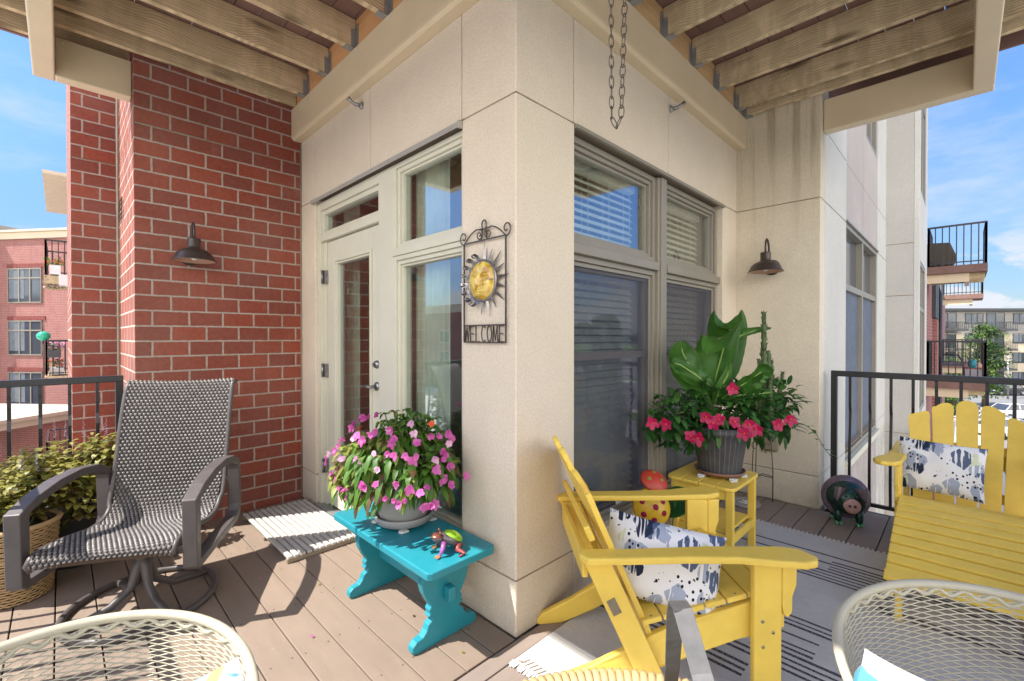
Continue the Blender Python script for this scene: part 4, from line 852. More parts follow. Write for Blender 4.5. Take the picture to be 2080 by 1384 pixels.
# pillows
def pillow(b, w, h, t, squash=0):
    n = 26; vs = []; fs = []
    for sgn in (1, -1):
        base = len(vs)
        for i in range(n+1):
            for j in range(n+1):
                u = 2*i/n-1; v = 2*j/n-1; k = (1-abs(u)**2.4)**.55*(1-abs(v)**2.4)**.55 if abs(u) < 1 and abs(v) < 1 else 0
                pin = 1-.05*(1-abs(u)**3)*abs(v)**4; pin2 = 1-.05*(1-abs(v)**3)*abs(u)**4
                wr = .006*noise.noise(Vector((u*2.5, v*2.5, sgn*3)))*(1.0 if k > 0 else 0)+.006*sin(v*9+u*4)*abs(u)**3*(k > 0)
                vs.append((u*w/2*pin2, v*h/2*pin, sgn*(t/2*k+wr*min(1, k*4))))
        for i in range(n):
            for j in range(n):
                q = (base+i*(n+1)+j, base+(i+1)*(n+1)+j, base+(i+1)*(n+1)+j+1, base+i*(n+1)+j+1); fs.append(q if sgn > 0 else q[::-1])
    b.add(vs, fs, True)
def put_pillow(name, loc, axes, size, mat, label, group=None):
    mb = MB(); pillow(mb, *size); o = mb.build(name, mat, None, origin=(0,0,0)); ax, ay = Vector(axes[0]).normalized(), Vector(axes[1]); ay = (ay-ax*ay.dot(ax)).normalized(); az = ax.cross(ay)
    o.matrix_world = Matrix.Translation(loc) @ Matrix((ax, ay, az)).transposed().to_4x4()
    tag(o, label, 'pillow', group); return o
u_ = Vector((.68, .73, 0)); v_ = Vector((.73, -.68, 0))
put_pillow('pillow', tuple(Vector((.25, .13, .435))+u_*.28+v_*.14), (u_*.95+v_*.28+Vector((0,0,-.17)), u_*-.34-v_*.35+Vector((0,0,.8))), (.44, .30, .15), M['pillow'], 'white pillow with grey and black brush marks lying on the chair seen from the side', 'brush-mark print pillows')
put_pillow('pillow', (1.262, 2.20, .545), ((1, .03, -.05), (.03, .34, 1)), (.38, .30, .12), M['pillow'], 'white pillow with grey and black brush marks upright on the chair by the railing', 'brush-mark print pillows')

# ------------------------------------------------------------------ yellow side table
ST = thing('side_table', (.27, 1.45, 0), 'small yellow slatted side table carrying the large flowering pot', 'side table')
for i in range(4):
    x0 = .07+.1005*i
    def sl(b):
        c = .04; pts = [(x0, 1.235), (x0+.0965, 1.235), (x0+.0965, 1.685), (x0, 1.685)]
        if i == 0: pts = [(x0, 1.275), (x0+.012, 1.247), (x0+.04, 1.235), (x0+.0965, 1.235), (x0+.0965, 1.685), (x0+.04, 1.685), (x0+.012, 1.673), (x0, 1.645)]
        if i == 3: pts = [(x0, 1.235), (x0+.0565, 1.235), (x0+.0845, 1.247), (x0+.0965, 1.275), (x0+.0965, 1.645), (x0+.0845, 1.673), (x0+.0565, 1.685), (x0, 1.685)]
        b.prism(pts, lambda a, c_, t: (a, c_, t), .438, .458)
    part('top_slat', M['yellow'], ST, sl, bevel=.004)
for x in (.092, .412):
    for y in (1.262, 1.632): part('leg', M['yellow'], ST, lambda b: b.box(x, x+.042, y, y+.030, 0, .4375), bevel=.004)
for y in (1.27, 1.64): part('apron', M['yellow'], ST, lambda b: b.box(.135, .4115, y, y+.018, .375, .4375), bevel=.003); part('rail', M['yellow'], ST, lambda b: b.box(.135, .4115, y, y+.018, .13, .18), bevel=.003)
for x in (.10, .43): part('rail', M['yellow'], ST, lambda b: b.box(x, x+.018, 1.2925, 1.6315, .13, .18), bevel=.003)
for i in range(3): part('shelf_slat', M['yellow'], ST, lambda b: b.box(.125+.099*i, .22+.099*i, 1.289, 1.638, .1805, .197), bevel=.003)

# ------------------------------------------------------------------ big pot with mandevilla, banana, cactus
qx, qy = .305, 1.465
P2 = thing('flower_pot', (qx, qy, .458), 'dark ribbed pot with red mandevilla flowers and a banana plant on the yellow table', 'flower pot')
part('saucer', M['terra'], P2, lambda b: b.lathe([(0, .478), (.128, .478), (.138, .486), (.145, .50), (.139, .50), (.130, .484), (0, .483)], (qx, qy, 0), 48))
n = NT('ribbed_pot'); o3 = n.xyz(); ang = n.math('ARCTAN2', o3[1], o3[0]); fr_ = n.math('FRACT', n.math('ADD', n.math('MULTIPLY', ang, 5.1), n.math('MULTIPLY', n.noise(6, 2), .35)))
ln = n.math('LESS_THAN', fr_, .07); n.set(n.mix(n.math('MULTIPLY', ln, .75), n.mix(n.ramp(n.noise(14, 4), .3, .7), (.065, .065, .072), (.10, .10, .108)), (.34, .34, .33)), .55); M['ribpot'] = n.m
part('pot', M['ribpot'], P2, lambda b: b.lathe([(0, .484), (.112, .485), (.120, .492), (.155, .72), (.165, .722), (.167, .765), (.156, .765), (.150, .72)], (qx, qy, 0), 56))
part('soil', M['soil'], P2, lambda b: b.lathe([(.152, .74), (0, .755)], (qx, qy, 0), 24))
for i, (dx, dy) in enumerate(((-.06, -.12), (.11, -.08), (.12, .05))):
    tag(part('pot_foot', M['clearish'], None, lambda b: (b.box(qx+dx-.02, qx+dx+.02, qy+dy-.015, qy+dy+.015, .4595, .477), b.box(qx+dx-.01, qx+dx+.01, qy+dy-.03, qy+dy+.02, .4596, .468)), origin=(qx+dx, qy+dy, .4595), bevel=.003),
        ['clear plastic foot under the window side of the brown saucer', 'clear plastic foot under the near side of the brown saucer', 'clear plastic foot under the railing side of the brown saucer'][i], 'pot foot', 'clear feet under the brown saucer')
def mandev():
    random.seed(31); dk = MB(); md = MB(); st = MB(); c0 = Vector((qx, qy, .76))
    F_ = Vector((-.707, .707, 0)); R_ = Vector((.707, .707, 0))
    lobes = [(-.02, -.05, .12, .18, 230), (-.30, -.05, .08, .14, 170), (.30, .0, .13, .16, 190), (.10, -.08, .16, .13, 110), (-.12, .0, .16, .13, 90), (.14, -.06, .05, .14, 110), (-.44, -.08, .03, .08, 45), (.38, .0, .20, .08, 45), (-.18, -.06, -.02, .10, 60), (.36, -.03, .02, .09, 50), (-.3, -.03, -.08, .06, 18)]
    for rx, fx, z, rad, nn in lobes:
        ctr = c0+R_*rx+F_*fx+Vector((0, 0, z)); st.tube([c0, (c0+ctr)/2+Vector((0,0,.05)), ctr], .004, 5)
        for _ in range(nn):
            d = Vector((random.gauss(0, 1), random.gauss(0, 1), random.gauss(0, .8))).normalized(); p = ctr+d*rad*random.random()**.4
            if p.x < .02: p.x = .02+random.random()*.04
            dd = (d+Vector((0, 0, .15))+Vector((random.uniform(-.5, .5), random.uniform(-.5, .5), random.uniform(-.3, .5)))).normalized()
            if p.x+dd.x*.07 < .01: dd.x = abs(dd.x)
            (md if (p.z > c0.z+.08 and random.random() < .5) or random.random() < .15 else dk).leaf(p, dd, random.uniform(.05, .085), random.uniform(.026, .040), random.uniform(.1, .6), n=5, fold=.3)
    # trailing vine
    P_ = [Vector((.63, 1.60, .80)), Vector((.69, 1.70, .79)), Vector((.73, 1.80, .74)), Vector((.76, 1.87, .64)), Vector((.80, 1.93, .56))]; st.tube(P_, .0022, 5)
    for i in range(11):
        t = i/11*4; a = P_[int(t)].lerp(P_[min(4, int(t)+1)], t-int(t)); md.leaf(a, (random.uniform(-1, 1), random.uniform(-1, 1), random.uniform(-.3, .6)), .05, .026, .3, n=5)
    st.build('stems', M['stem'], P2); dk.build('leaves', M['l_dark'], P2); md.build('young_leaves', M['l_mid'], P2)
    FR = [(0.124,1.084,0.809),(0.079,1.011,0.818),(0.268,1.086,0.759),(0.309,1.185,0.859),(0.367,1.214,0.849),(0.433,1.252,0.839),(0.491,1.31,0.825),(0.479,1.269,0.78),(0.593,1.454,0.819),(0.389,1.351,1.009),(0.454,1.67,1.01),(0.627,1.56,0.838),(0.302,1.092,0.755),(0.345,1.19,0.825),(.52,1.33,.80)]
    for i, f in enumerate(FR):
        mb = MB(); c = Vector(f)-F_*.06; out = Vector((.45+random.uniform(-.25, .25), -.8+random.uniform(-.2, .2), random.uniform(-.1, .4))).normalized(); s1 = out.cross(Vector((0, 0, 1))).normalized(); s2 = s1.cross(out)
        for k in range(5):
            a = 2*pi*k/5+i; mb.leaf(c, s1*cos(a)+s2*sin(a)+out*random.uniform(.1, .5), .042*random.uniform(.85, 1.1), .032, random.uniform(.0, .25), up=tuple(out), n=6, fold=random.uniform(-.3, .1), pt=.5)
        fl = mb.build('blossom', M['red'], P2); part('flower_centre', M['orange'], fl, lambda b: b.ell(tuple(c+out*.006), (.006, .006, .006), 8, 6))
mandev()
def bigleaf(b, base, pts, w, twist=0, side=None, curl=.25):
    P_ = [Vector(p) for p in pts]
    def ev(t):
        t = t*(len(P_)-1); i = min(int(t), len(P_)-2); f = t-i
        p0 = P_[max(0, i-1)]; p1 = P_[i]; p2 = P_[i+1]; p3 = P_[min(len(P_)-1, i+2)]
        return .5*((2*p1)+(p2-p0)*f+(2*p0-5*p1+4*p2-p3)*f*f+(3*p1-p0-3*p2+p3)*f**3)
    sd0 = Vector(side).normalized()
    def fn(u, v):
        t = u; p = ev(t); tg = (ev(min(1, t+.02))-ev(max(0, t-.02))).normalized(); s_ = (sd0-tg*sd0.dot(tg)).normalized(); nn = s_.cross(tg)
        q = 2*v-1; ww = w*.5*(sin(pi*min(1, max(.001, (t*.93+.05)**.85))))**.62; rib = .004*abs(sin(t*60-abs(q)*5))*(abs(q)**.5)+.012*noise.noise(Vector((t*5, q*3, twist)))
        return p+s_*q*ww*(1-.15*abs(q))-nn*(curl*ww*abs(q)**1.3)+nn*rib
    b.grid(fn, 60, 14)
F_ = Vector((-.707, .707, 0)); R_ = Vector((.707, .707, 0))
def BP(r, f, z): return Vector((qx, qy, 0))+R_*r+F_*f+Vector((0, 0, z if z < .9 else .9+(z-.9)*BK_))
BK_ = .87
BL = [([BP(-.05, .0, .95), BP(-.03, -.03, 1.12), BP(-.01, -.06, 1.27), BP(-.03, -.13, 1.365), BP(-.10, -.22, 1.35), BP(-.20, -.28, 1.26)], .33, R_*.9+Vector((0, 0, .35)), -.25),
      ([BP(-.05, .02, .95), BP(.03, .05, 1.10), BP(.10, .07, 1.25), BP(.10, .05, 1.38), BP(.03, .0, 1.455), BP(-.04, -.05, 1.44)], .36, R_*1+F_*.25-Vector((0, 0, .2)), .2),
      ([BP(-.06, -.02, .90), BP(-.12, -.03, 1.03), BP(-.20, -.05, 1.15), BP(-.25, -.06, 1.25), BP(-.27, -.08, 1.33)], .24, R_*.8+Vector((0, 0, .55)), .3),
      ([BP(-.04, -.03, .92), BP(.05, -.07, .99), BP(.12, -.11, 1.07), BP(.18, -.14, 1.13), BP(.22, -.16, 1.10)], .20, R_*.35-F_*.5+Vector((0, 0, .8)), .3),
      ([BP(.05, .05, 1.25), BP(.15, .05, 1.37), BP(.24, .05, 1.405), BP(.33, .03, 1.425)], .06, F_*.4+Vector((0, 0, .9)), .1),
      ([BP(-.05, -.05, .9), BP(-.04, -.08, 1.0), BP(.0, -.10, 1.10), BP(.01, -.11, 1.19)], .07, R_*1, .5),
      ([BP(-.05, -.04, 1.0), BP(-.17, -.05, 1.10), BP(-.27, -.08, 1.17), BP(-.33, -.1, 1.19)], .15, Vector((0, 0, 1))+R_*.3, .2),
      ([BP(-.04, -.02, .90), BP(.08, -.06, .96), BP(.18, -.10, .975), BP(.24, -.13, .99)], .09, F_*.5+Vector((0, 0, .7)), .3)]
BL = [(a_, w_, d_) for a_, w_, d_, c_ in BL]
for i, (pp, w, sd_) in enumerate(BL):
    lf_ = part('banana_leaf', M['banana'], P2, lambda b: bigleaf(b, None, pp, w, i*3.1, sd_, .35))
    part('midrib', simple('midrib', (.22, .34, .09), .5), lf_, lambda b: b.tube(pp, [.007]+[.005]*(len(pp)-2)+[.0015], 6))
part('banana_stem', M['stem'], P2, lambda b: b.tube([BP(-.05, 0, .75), BP(-.055, 0, .86), BP(-.05, 0, 1.0)], [.018, .015, .010], 10))
def cact(b):
    global BK_
    BK_ = 1
    random.seed(3)
    for r, f, z0, z1, rad in ((.245, -.05, .80, 1.45, .022), (.275, -.04, .80, 1.22, .019), (.215, -.05, .80, 1.17, .018), (.30, -.02, .80, 1.16, .018), (.255, -.09, .80, 1.10, .017), (.325, -.03, .82, 1.09, .015), (.19, -.06, .80, 1.06, .015)):
        lean = random.uniform(-.01, .01)+(.05 if r > .3 else 0); m = 34; P_ = []; rr = []
        for i in range(m+1):
            t = i/m; P_.append(BP(r+lean*t, f, z0+(z1-z0)*t)); rr.append(rad*(1.15-.65*t)*(1+.18*sin(i*2.2)))
        b.tube(P_, rr, 8)
        for i in range(int((z1-z0)*230)):
            t = random.random(); a = random.uniform(0, 6.28); p = BP(r+lean*t, f, z0+(z1-z0)*t); q = rad*(1.1-.6*t); d = Vector((cos(a), sin(a), .7)); b.tube([p+Vector((cos(a), sin(a), 0))*q*.8, p+d*q*1.55], [.0042, .0012], 4)
part('cactus', M['cactus'], P2, cact)

# ------------------------------------------------------------------ small ornaments in the corner
def mush(loc, capc, r, tilt, zc, base, label, dots=None):
    T_ = thing('mushroom_ornament', base, label, 'garden ornament', 'painted metal mushroom stakes')
    q = Vector((0, 0, 1)).rotation_difference(Vector(tilt).normalized())
    cm = simple('cap_'+label[:6], capc, .35, .12, 8)
    cap = part('cap', cm, T_, lambda b: b.lathe([(0, r*.42), (r*.35, r*.38), (r*.7, r*.24), (r*.93, r*.05), (r, -r*.04), (r*.95, -r*.05), (r*.6, r*.10), (0, r*.2)], loc, 36, ax=tilt))
    part('stem', M['stem'], T_, lambda b: b.tube([loc, ((loc[0]+base[0])/2+.01, (loc[1]+base[1])/2, (loc[2]+base[2])/2), base], .004, 6))
    part('foot', M['iron'], T_, lambda b: b.lathe([(0, .008), (.04, .006), (.045, 0)], base, 20))
    if dots:
        for a_d, r_d in dots:
          def dd(b):
            for a, rr in [(a_d, r_d)]:
                hh = r*(.42-.0*rr)*(1-(rr)**2*.95); p = Vector((cos(a)*r*rr, sin(a)*r*rr, hh+.001)); nn = Vector((cos(a)*rr*.9, sin(a)*rr*.9, 1.1)).normalized(); p = Vector(loc)+q@p; nn = q@nn
                b.ell(tuple(p), (r*.15, r*.15, r*.03), 14, 6, Vector((0,0,1)).rotation_difference(nn).to_matrix())
          part('spot', M['red'] if capc[1] > .3 else simple('spot_olive', (.25, .3, .06), .5), cap, dd)
mush((.125, .985, .49), (.55, .06, .03), .078, (.5, -.3, .8), 0, (.08, 1.04, 0), 'red metal mushroom ornament with tilted cap beside the window', [(0.5, .45), (2.4, .5), (4.2, .5)])
mush((.145, .92, .36), (.82, .50, .03), .105, (.70, -.70, .35), 0, (.14, .96, 0), 'yellow metal mushroom ornament with red spots behind the chair cushion', [(a, .62) for a in (.3, 1.3, 2.4, 3.4, 4.5, 5.5)]+[(1, .1)])
mush((.20, 1.09, .36), (.02, .10, .02), .10, (.1, .6, -.6), 0, (.16, 1.04, 0), 'dark green metal leaf ornament beside the yellow mushroom')
TR_ = thing('plant_stand', (.22, 2.58, 0), 'thin wrought metal stand with curled details by the wall behind the side table', 'plant stand')
def stand(b):
    for x, y, t in ((.30, 2.58, .62), (.145, 2.60, .60), (.22, 2.43, .62)):
        b.tube([(x, y, 0), (x, y, .25), (x+(.22-x)*.25, y+(2.53-y)*.25, t)], .004, 6)
    b.tube([(.30+.0, 2.58, .20), (.24, 2.52, .225), (.22, 2.43, .20)], .0035, 6); b.tube([(.30, 2.58, .19), (.145, 2.60, .19)], .0035, 6)
    b.tube([(.22+.06*cos(a*.3927), 2.53+.06*sin(a*.3927), .61) for a in range(16)], .004, 6, closed=True)
    for x in (.17, .26):
        b.tube([(x+.018*(1-i/22)*cos(i*.55), 2.55, .45+.022*(1-i/22)*sin(i*.55)-.0035*i) for i in range(20)], .003, 5)
part('frame', M['iron'], TR_, stand)
ST2 = thing('stepping_stone', (.16, 2.38, 0), 'round pale grey decorative plaque lying on the deck behind the side table', 'plaque')
part('disc', M['pot_grey'], ST2, lambda b: b.lathe([(0, .014), (.085, .014), (.092, .018), (.105, .018), (.11, .010), (.11, 0), (0, 0)], (.16, 2.38, .0035), 40)); part('relief', M['white'], ST2, lambda b: [b.tube([(.16+.05*cos(a), 2.38+.05*sin(a), .018), (.16+.02*cos(a+.8), 2.38+.03*sin(a+.8), .019), (.16-.03*cos(a), 2.38+.02, .018)], .004, 5) for a in (0, 1, 2.2, 3.6, 5)])
# pig
PG = thing('pig_ornament', (.775, 2.53, 0), 'dark green metal pig ornament with pinkish snout standing by the railing post', 'pig ornament', rz=-1.18)
pgm = simple('pig_dark_green', (.012, .045, .035), .3, .35, 12, metal=.4); pgr = simple('pig_mauve', (.17, .13, .16), .35, .25, 12, metal=.4); pgp = simple('pig_pink', (.42, .24, .22), .4, .25, 20); pgf = simple('pig_foot', (.12, .32, .16), .5)
def PP(nm, m_, fn, **k): return part(nm, m_, PG, fn, world=False, **k)
PP('body', pgm, lambda b: (b.ell((0, 0, .175), (.13, .125, .115), 28, 18), b.ell((.06, 0, .17), (.075, .105, .10), 24, 14)))
PP('shell', pgr, lambda b: b.lathe([(.10, .02), (.142, .0), (.148, -.02), (.135, -.05), (.09, -.10), (0, -.13)], (.015, 0, .178), 36, ax=(1, 0, .15)))
for s_ in (1, -1):
    PP('ear', pgr, lambda b: b.grid(lambda u, v: (.115+.02*sin(pi*v)-.03*u*0+.012*u, s_*(.055+.03*u)+(v-.5)*.075*(1-u)**.5, .275-.095*u), 8, 8))
    PP('eye', M['black'], lambda b: b.ell((.128, s_*.030, .215), (.008, .010, .010)))
    for xx in (.055, -.06):
        PP('leg', pgm, lambda b: b.tube([(xx, s_*.06, .12), (xx+.01, s_*.062, .05), (xx+.012, s_*.062, .015)], [.030, .022, .018], 12)); 
        PP('foot', pgf, lambda b: [b.ell((xx+.025, s_*.062+d, .013), (.026, .011, .013), 12, 8) for d in (-.012, .012)])
sn = PP('snout', pgp, lambda b: b.lathe([(.035, 0), (.048, .012), (.050, .030), (.044, .036), (0, .037)], (.118, 0, .155), 28, ax=(1, 0, 0)))
part('nostrils', M['black'], sn, lambda b: (b.ell((.154, .015, .157), (.005, .009, .010)), b.ell((.154, -.015, .157), (.005, .009, .010))), world=False)

# ------------------------------------------------------------------ rug
RG = thing('rug', (.85, 1.0, 0), 'long grey woven outdoor rug with dark broken stripes and fringed ends', 'rug')
mb = MB(); mb.grid(lambda u, v: (.092+1.45*u, -.105+2.19*v, .0085+.0015*noise.noise(Vector((u*9, v*14, 0)))), 30, 44); mb.box(.092, 1.542, -.105, 2.085, .0035, .0060); mb.build('rug_body', M['rug'], RG, world=False).location = (-.85, -1.0, 0)
random.seed(9)
def frin(b):
    for y0, dy in ((-.105, -1), (2.085, 1)):
        x = .094
        while x < 1.54:
            b.bar((x, y0, .0085), (x+random.uniform(-.004, .004), y0+dy*random.uniform(.022, .034), .0055), .0085 if dy < 0 else .011, .004); x += .0125 if dy < 0 else .0245
part('fringe', M['fringe'], RG, frin)
def hem(b):
    for i in range(22): b.bar((.11+.0, -.097+.0, .011), (.135, -.085, .0115), .004, .003) if i == 0 else b.bar((.105+.021*i, -.098, .0112), (.118+.021*i, -.060, .0112), .003, .002)
part('stitching', M['groove'], RG, hem)

# ------------------------------------------------------------------ woven swivel armchair
SCH = thing('swivel_chair', (-1.47, -1.10, 0), 'brown swivel armchair with woven wicker sling seat by the brick wall', 'armchair', rz=atan2(-.48, .876))
def Pc(nm, m_, fn, parent=None, **k): return part(nm, m_, parent or SCH, fn, world=False, **k)
prof = [(.315, .355), (.335, .375), (.325, .398), (.28, .41), (.18, .405), (.05, .385), (-.08, .362), (-.18, .365), (-.245, .40), (-.285, .47), (-.315, .56), (-.345, .68), (-.375, .80), (-.41, .92), (-.445, 1.01), (-.475, 1.045), (-.505, 1.035)]
PR = [Vector((a, 0, z)) for a, z in prof]
def cr(t):
    t = t*(len(PR)-1); i = min(int(t), len(PR)-2); f = t-i; p0 = PR[max(0, i-1)]; p1 = PR[i]; p2 = PR[i+1]; p3 = PR[min(len(PR)-1, i+2)]
    return .5*((2*p1)+(p2-p0)*f+(2*p0-5*p1+4*p2-p3)*f*f+(3*p1-p0-3*p2+p3)*f**3)
ns = 400; tab = [cr(i/ns) for i in range(ns+1)]; cum_ = [0]
for i in range(ns): cum_.append(cum_[-1]+(tab[i+1]-tab[i]).length)
def byl(l):
    l = max(0, min(cum_[-1], l)); lo, hi = 0, ns
    while hi-lo > 1:
        m_ = (lo+hi)//2
        if cum_[m_] <= l: lo = m_
        else: hi = m_
    f = (l-cum_[lo])/max(1e-9, cum_[hi]-cum_[lo]); return tab[lo].lerp(tab[hi], f), (tab[hi]-tab[lo]).normalized()
def sling(b):
    rows = 74; cols = 26; su, sv = 4, 6; NU, NV = rows*su, cols*sv; Wd = .50; LT = cum_[-1]; vs = []
    for i in range(NU+1):
        l = LT*i/NU; p, tg = byl(l); nn = Vector((tg.z, 0, -tg.x)); wd = Wd*(.94+.10*min(1, max(0, (l-.5)/.5))) if l > .5 else Wd*(.98)
        ri = i/su; r_ = int(ri)
        for j in range(NV+1):
            cj = j/sv; ph = cj+(.5 if r_ % 2 else 0); a = abs(sin(pi*ph)); c = abs(sin(pi*ri)); h = .0105*(a**.55)*(c**.6)
            hd = .012*(1-(2*j/NV-1)**2)
            y = (j/NV-.5)*wd; q = p+nn*(h-hd); vs.append((q.x, y, q.z))
    fs = [(i*(NV+1)+j, i*(NV+1)+j+1, (i+1)*(NV+1)+j+1, (i+1)*(NV+1)+j) for i in range(NU) for j in range(NV)]
    b.add(vs, fs, True)
    for q, (i, j) in enumerate((i, j) for i in range(NU) for j in range(NV)):
        ri = (i+.5)/su; ph = (j+.5)/sv+(.5 if int(ri) % 2 else 0)
        if abs(sin(pi*ph))**.55*abs(sin(pi*ri))**.6 < .50: b.m[q] = 1  # low faces between strands coloured dark, painted shade in the creases
n = NT('wicker_brown'); pt_ = n.ramp(n.noise(45, 3), .35, .65)
n.set(n.mix(pt_, (.11, .098, .09), (.22, .20, .185)), n.ramp(n.noise(60, 2), .3, .7, .32, .5), 0, .5); M['wickbrown'] = n.m; M['weaveshade'] = simple('weave_crease_shade', (.045, .04, .038), .8)
Pc('sling', [M['wickbrown'], M['weaveshade']], sling)
Pc('sling_backing', M['wickdark'], lambda b: b.grid(lambda u, v: (lambda q: (q[0].x-q[1].z*.006, (v-.5)*.50, q[0].z+q[1].x*.006-.014))(byl(cum_[-1]*(.01+.98*u))), 60, 8))
for s_ in (1, -1): Pc('side_rail', M['frame_brown'], lambda b: b.tube([(byl(cum_[-1]*i/40)[0].x, s_*(.252 if i < 20 else .262), byl(cum_[-1]*i/40)[0].z-.004) for i in range(41)], .0125, 10))
def armloop(b, s_):
    outer = [(.325, .585), (.315, .285), (.285, .262), (-.27, .262), (-.325, .285), (-.345, .34), (-.335, .56), (-.31, .605), (-.22, .645), (-.08, .662), (.08, .655), (.22, .628)]
    inner = [(.27, .572), (.268, .305), (.262, .298), (-.25, .298), (-.285, .318), (-.302, .35), (-.295, .55), (-.28, .575), (-.20, .608), (-.07, .625), (.07, .618), (.20, .592)]
    y0, y1 = s_*.278, s_*.335; n_ = len(outer); vs = []
    for y in (y0, y1):
        vs += [(a, y, z) for a, z in outer]+[(a, y, z) for a, z in inner]
    fs = []
    for i in range(n_):
        j = (i+1) % n_
        fs += [(i, j, n_+j, n_+i), (2*n_+i, 3*n_+i, 3*n_+j, 2*n_+j), (i, 2*n_+i, 2*n_+j, j), (n_+i, n_+j, 3*n_+j, 3*n_+i)]
    b.fix = True; b.add(vs, fs)
for s_ in (1, -1):
    Pc('arm', M['frame_brown'], lambda b: armloop(b, s_), bevel=.006, seg=3)
    Pc('arm_bracket', M['frame_brown'], lambda b: (b.bar((-.31, s_*.255, .50), (-.31, s_*.283, .50), .03, .02), b.bar((.15, s_*.2, .33), (.15, s_*.28, .29), .04, .02)))
Pc('swivel_housing', M['frame_brown'], lambda b: (b.tube([(.05, -.235, .325), (.05, .235, .325)], .034, 18), b.box(-.12, .12, -.06, .06, .27, .31), b.bar((.05, -.2, .31), (.2, -.2, .35), .04, .02), b.bar((.05, .2, .31), (.2, .2, .35), .04, .02)))
def base(b):
    R0 = .29
    b.tube([(0, 0, .30), (0, 0, .17)], .033, 16)
    b.tube([(R0*1.08*cos(2*pi*k/48), R0*sin(2*pi*k/48), .016) for k in range(48)], .0155, 10, closed=True)
    for a in (.78, 2.36, 3.93, 5.5):
        b.tube([(0, 0, .24), (.022*cos(a), .022*sin(a), .19), (.05*cos(a), .05*sin(a), .10), (.13*cos(a), .13*sin(a), .045), (R0*1.04*cos(a), R0*sin(a), .018)], [.026, .024, .019, .017, .015], 12)
Pc('swivel_base', M['frame_brown'], base)

# ------------------------------------------------------------------ wicker planter with coleus, more pots behind
def planter(name, loc, r0, r1, h, label, wick=True):
    T_ = thing(name, loc, label, 'planter')
    if wick:
        part('liner', M['wickdark'], T_, lambda b: b.lathe([(0, .01), (r0*.93, .01), (r1*.93, h)], (0, 0, 0), 40), world=False)
        def wv(b):
            random.seed(4); nb = 24
            for i in range(int(h/.0125)):
                z = .01+.0125*i; t = z/h; R_0 = r0+(r1-r0)*t+.03*sin(pi*t)*0
                b.tube([((R_0+.004*(1 if (k+i) % 2 else -1))*cos(2*pi*k/(2*nb)), (R_0+.004*(1 if (k+i) % 2 else -1))*sin(2*pi*k/(2*nb)), z+random.uniform(-.001, .001)) for k in range(2*nb)], .0048, 6, closed=True)
            for k in range(16): a = 2*pi*k/16; b.tube([(r0*.97*cos(a), r0*.97*sin(a), 0), (r1*.97*cos(a), r1*.97*sin(a), h)], .004, 5)
        part('weave', M['wicker'], T_, wv, world=False)
        part('rim', M['wicker'], T_, lambda b: (b.tube([((r1+.004)*cos(2*pi*k/48), (r1+.004)*sin(2*pi*k/48), h) for k in range(48)], .012, 8, closed=True), b.tube([((r0+.6*(r1-r0)+.008)*cos(2*pi*k/48), (r0+.6*(r1-r0)+.008)*sin(2*pi*k/48), h*.62) for k in range(48)], .008, 6, closed=True)), world=False)
    else:
        part('pot', M['charcoal'], T_, lambda b: b.lathe([(0, 0), (r0, 0), (r1, h*.92), (r1+.012, h*.92), (r1+.012, h), (r1-.008, h), (r1-.008, h*.9)], (0, 0, 0), 36), world=False)
    part('soil', M['soil'], T_, lambda b: b.lathe([(r1*.92, h*.93), (0, h*.96)], (0, 0, 0), 24), world=False)
    return T_
def coleus(T_, lobes, seed, L0=.05, spikes=0):
    random.seed(seed); a_ = MB(); d_ = MB(); st = MB()
    for cx_, cy_, cz_, rad, nn in lobes:
        st.tube([(0, 0, .2), (cx_*.6, cy_*.6, (.2+cz_)*.6), (cx_, cy_, cz_)], .006, 5)
        for _ in range(nn):
            d = Vector((random.gauss(0, 1), random.gauss(0, 1), random.gauss(.1, .9))).normalized(); p = Vector((cx_, cy_, cz_))+Vector((d.x*rad, d.y*rad, d.z*rad))*random.random()**.35
            dd = Vector((d.x+random.uniform(-.5, .5), d.y+random.uniform(-.5, .5), random.uniform(-.15, .5)))
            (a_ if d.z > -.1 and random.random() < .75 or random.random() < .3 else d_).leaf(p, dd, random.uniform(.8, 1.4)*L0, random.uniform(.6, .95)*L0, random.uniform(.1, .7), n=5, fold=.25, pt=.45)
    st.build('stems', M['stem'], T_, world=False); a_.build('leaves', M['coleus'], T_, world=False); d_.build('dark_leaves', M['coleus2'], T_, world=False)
    if spikes:
        mb = MB()
        for i in range(spikes):
            a, r_, z = random.uniform(0, 6.28), random.uniform(.02, .16), max(l[2]+l[3] for l in lobes)-.05
            x, y = r_*cos(a), r_*sin(a)
            for k in range(26):
                t = k/26; q = random.uniform(0, 6.28); mb.leaf((x, y, z+.11*t), (cos(q), sin(q), .3), .013*(1.2-t), .007, .2, n=3)
        mb.build('flower_spikes', M['purple'], T_, world=False)
T1 = planter('wicker_planter', (-1.99, -1.545, 0), .125, .155, .37, 'round tan wicker planter overflowing with yellow green coleus beside the swivel chair')
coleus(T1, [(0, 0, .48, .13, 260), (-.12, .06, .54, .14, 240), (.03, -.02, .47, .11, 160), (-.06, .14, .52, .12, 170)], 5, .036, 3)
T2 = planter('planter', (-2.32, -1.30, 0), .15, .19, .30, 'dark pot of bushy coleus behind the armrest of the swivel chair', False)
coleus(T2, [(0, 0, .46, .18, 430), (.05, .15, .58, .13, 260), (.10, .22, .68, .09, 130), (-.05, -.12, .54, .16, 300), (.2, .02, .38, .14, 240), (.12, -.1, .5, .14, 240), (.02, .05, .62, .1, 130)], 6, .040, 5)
T3 = planter('planter', (-2.30, -1.57, 0), .11, .14, .26, 'dark pot of yellowing coleus in the far left corner of the deck', False)
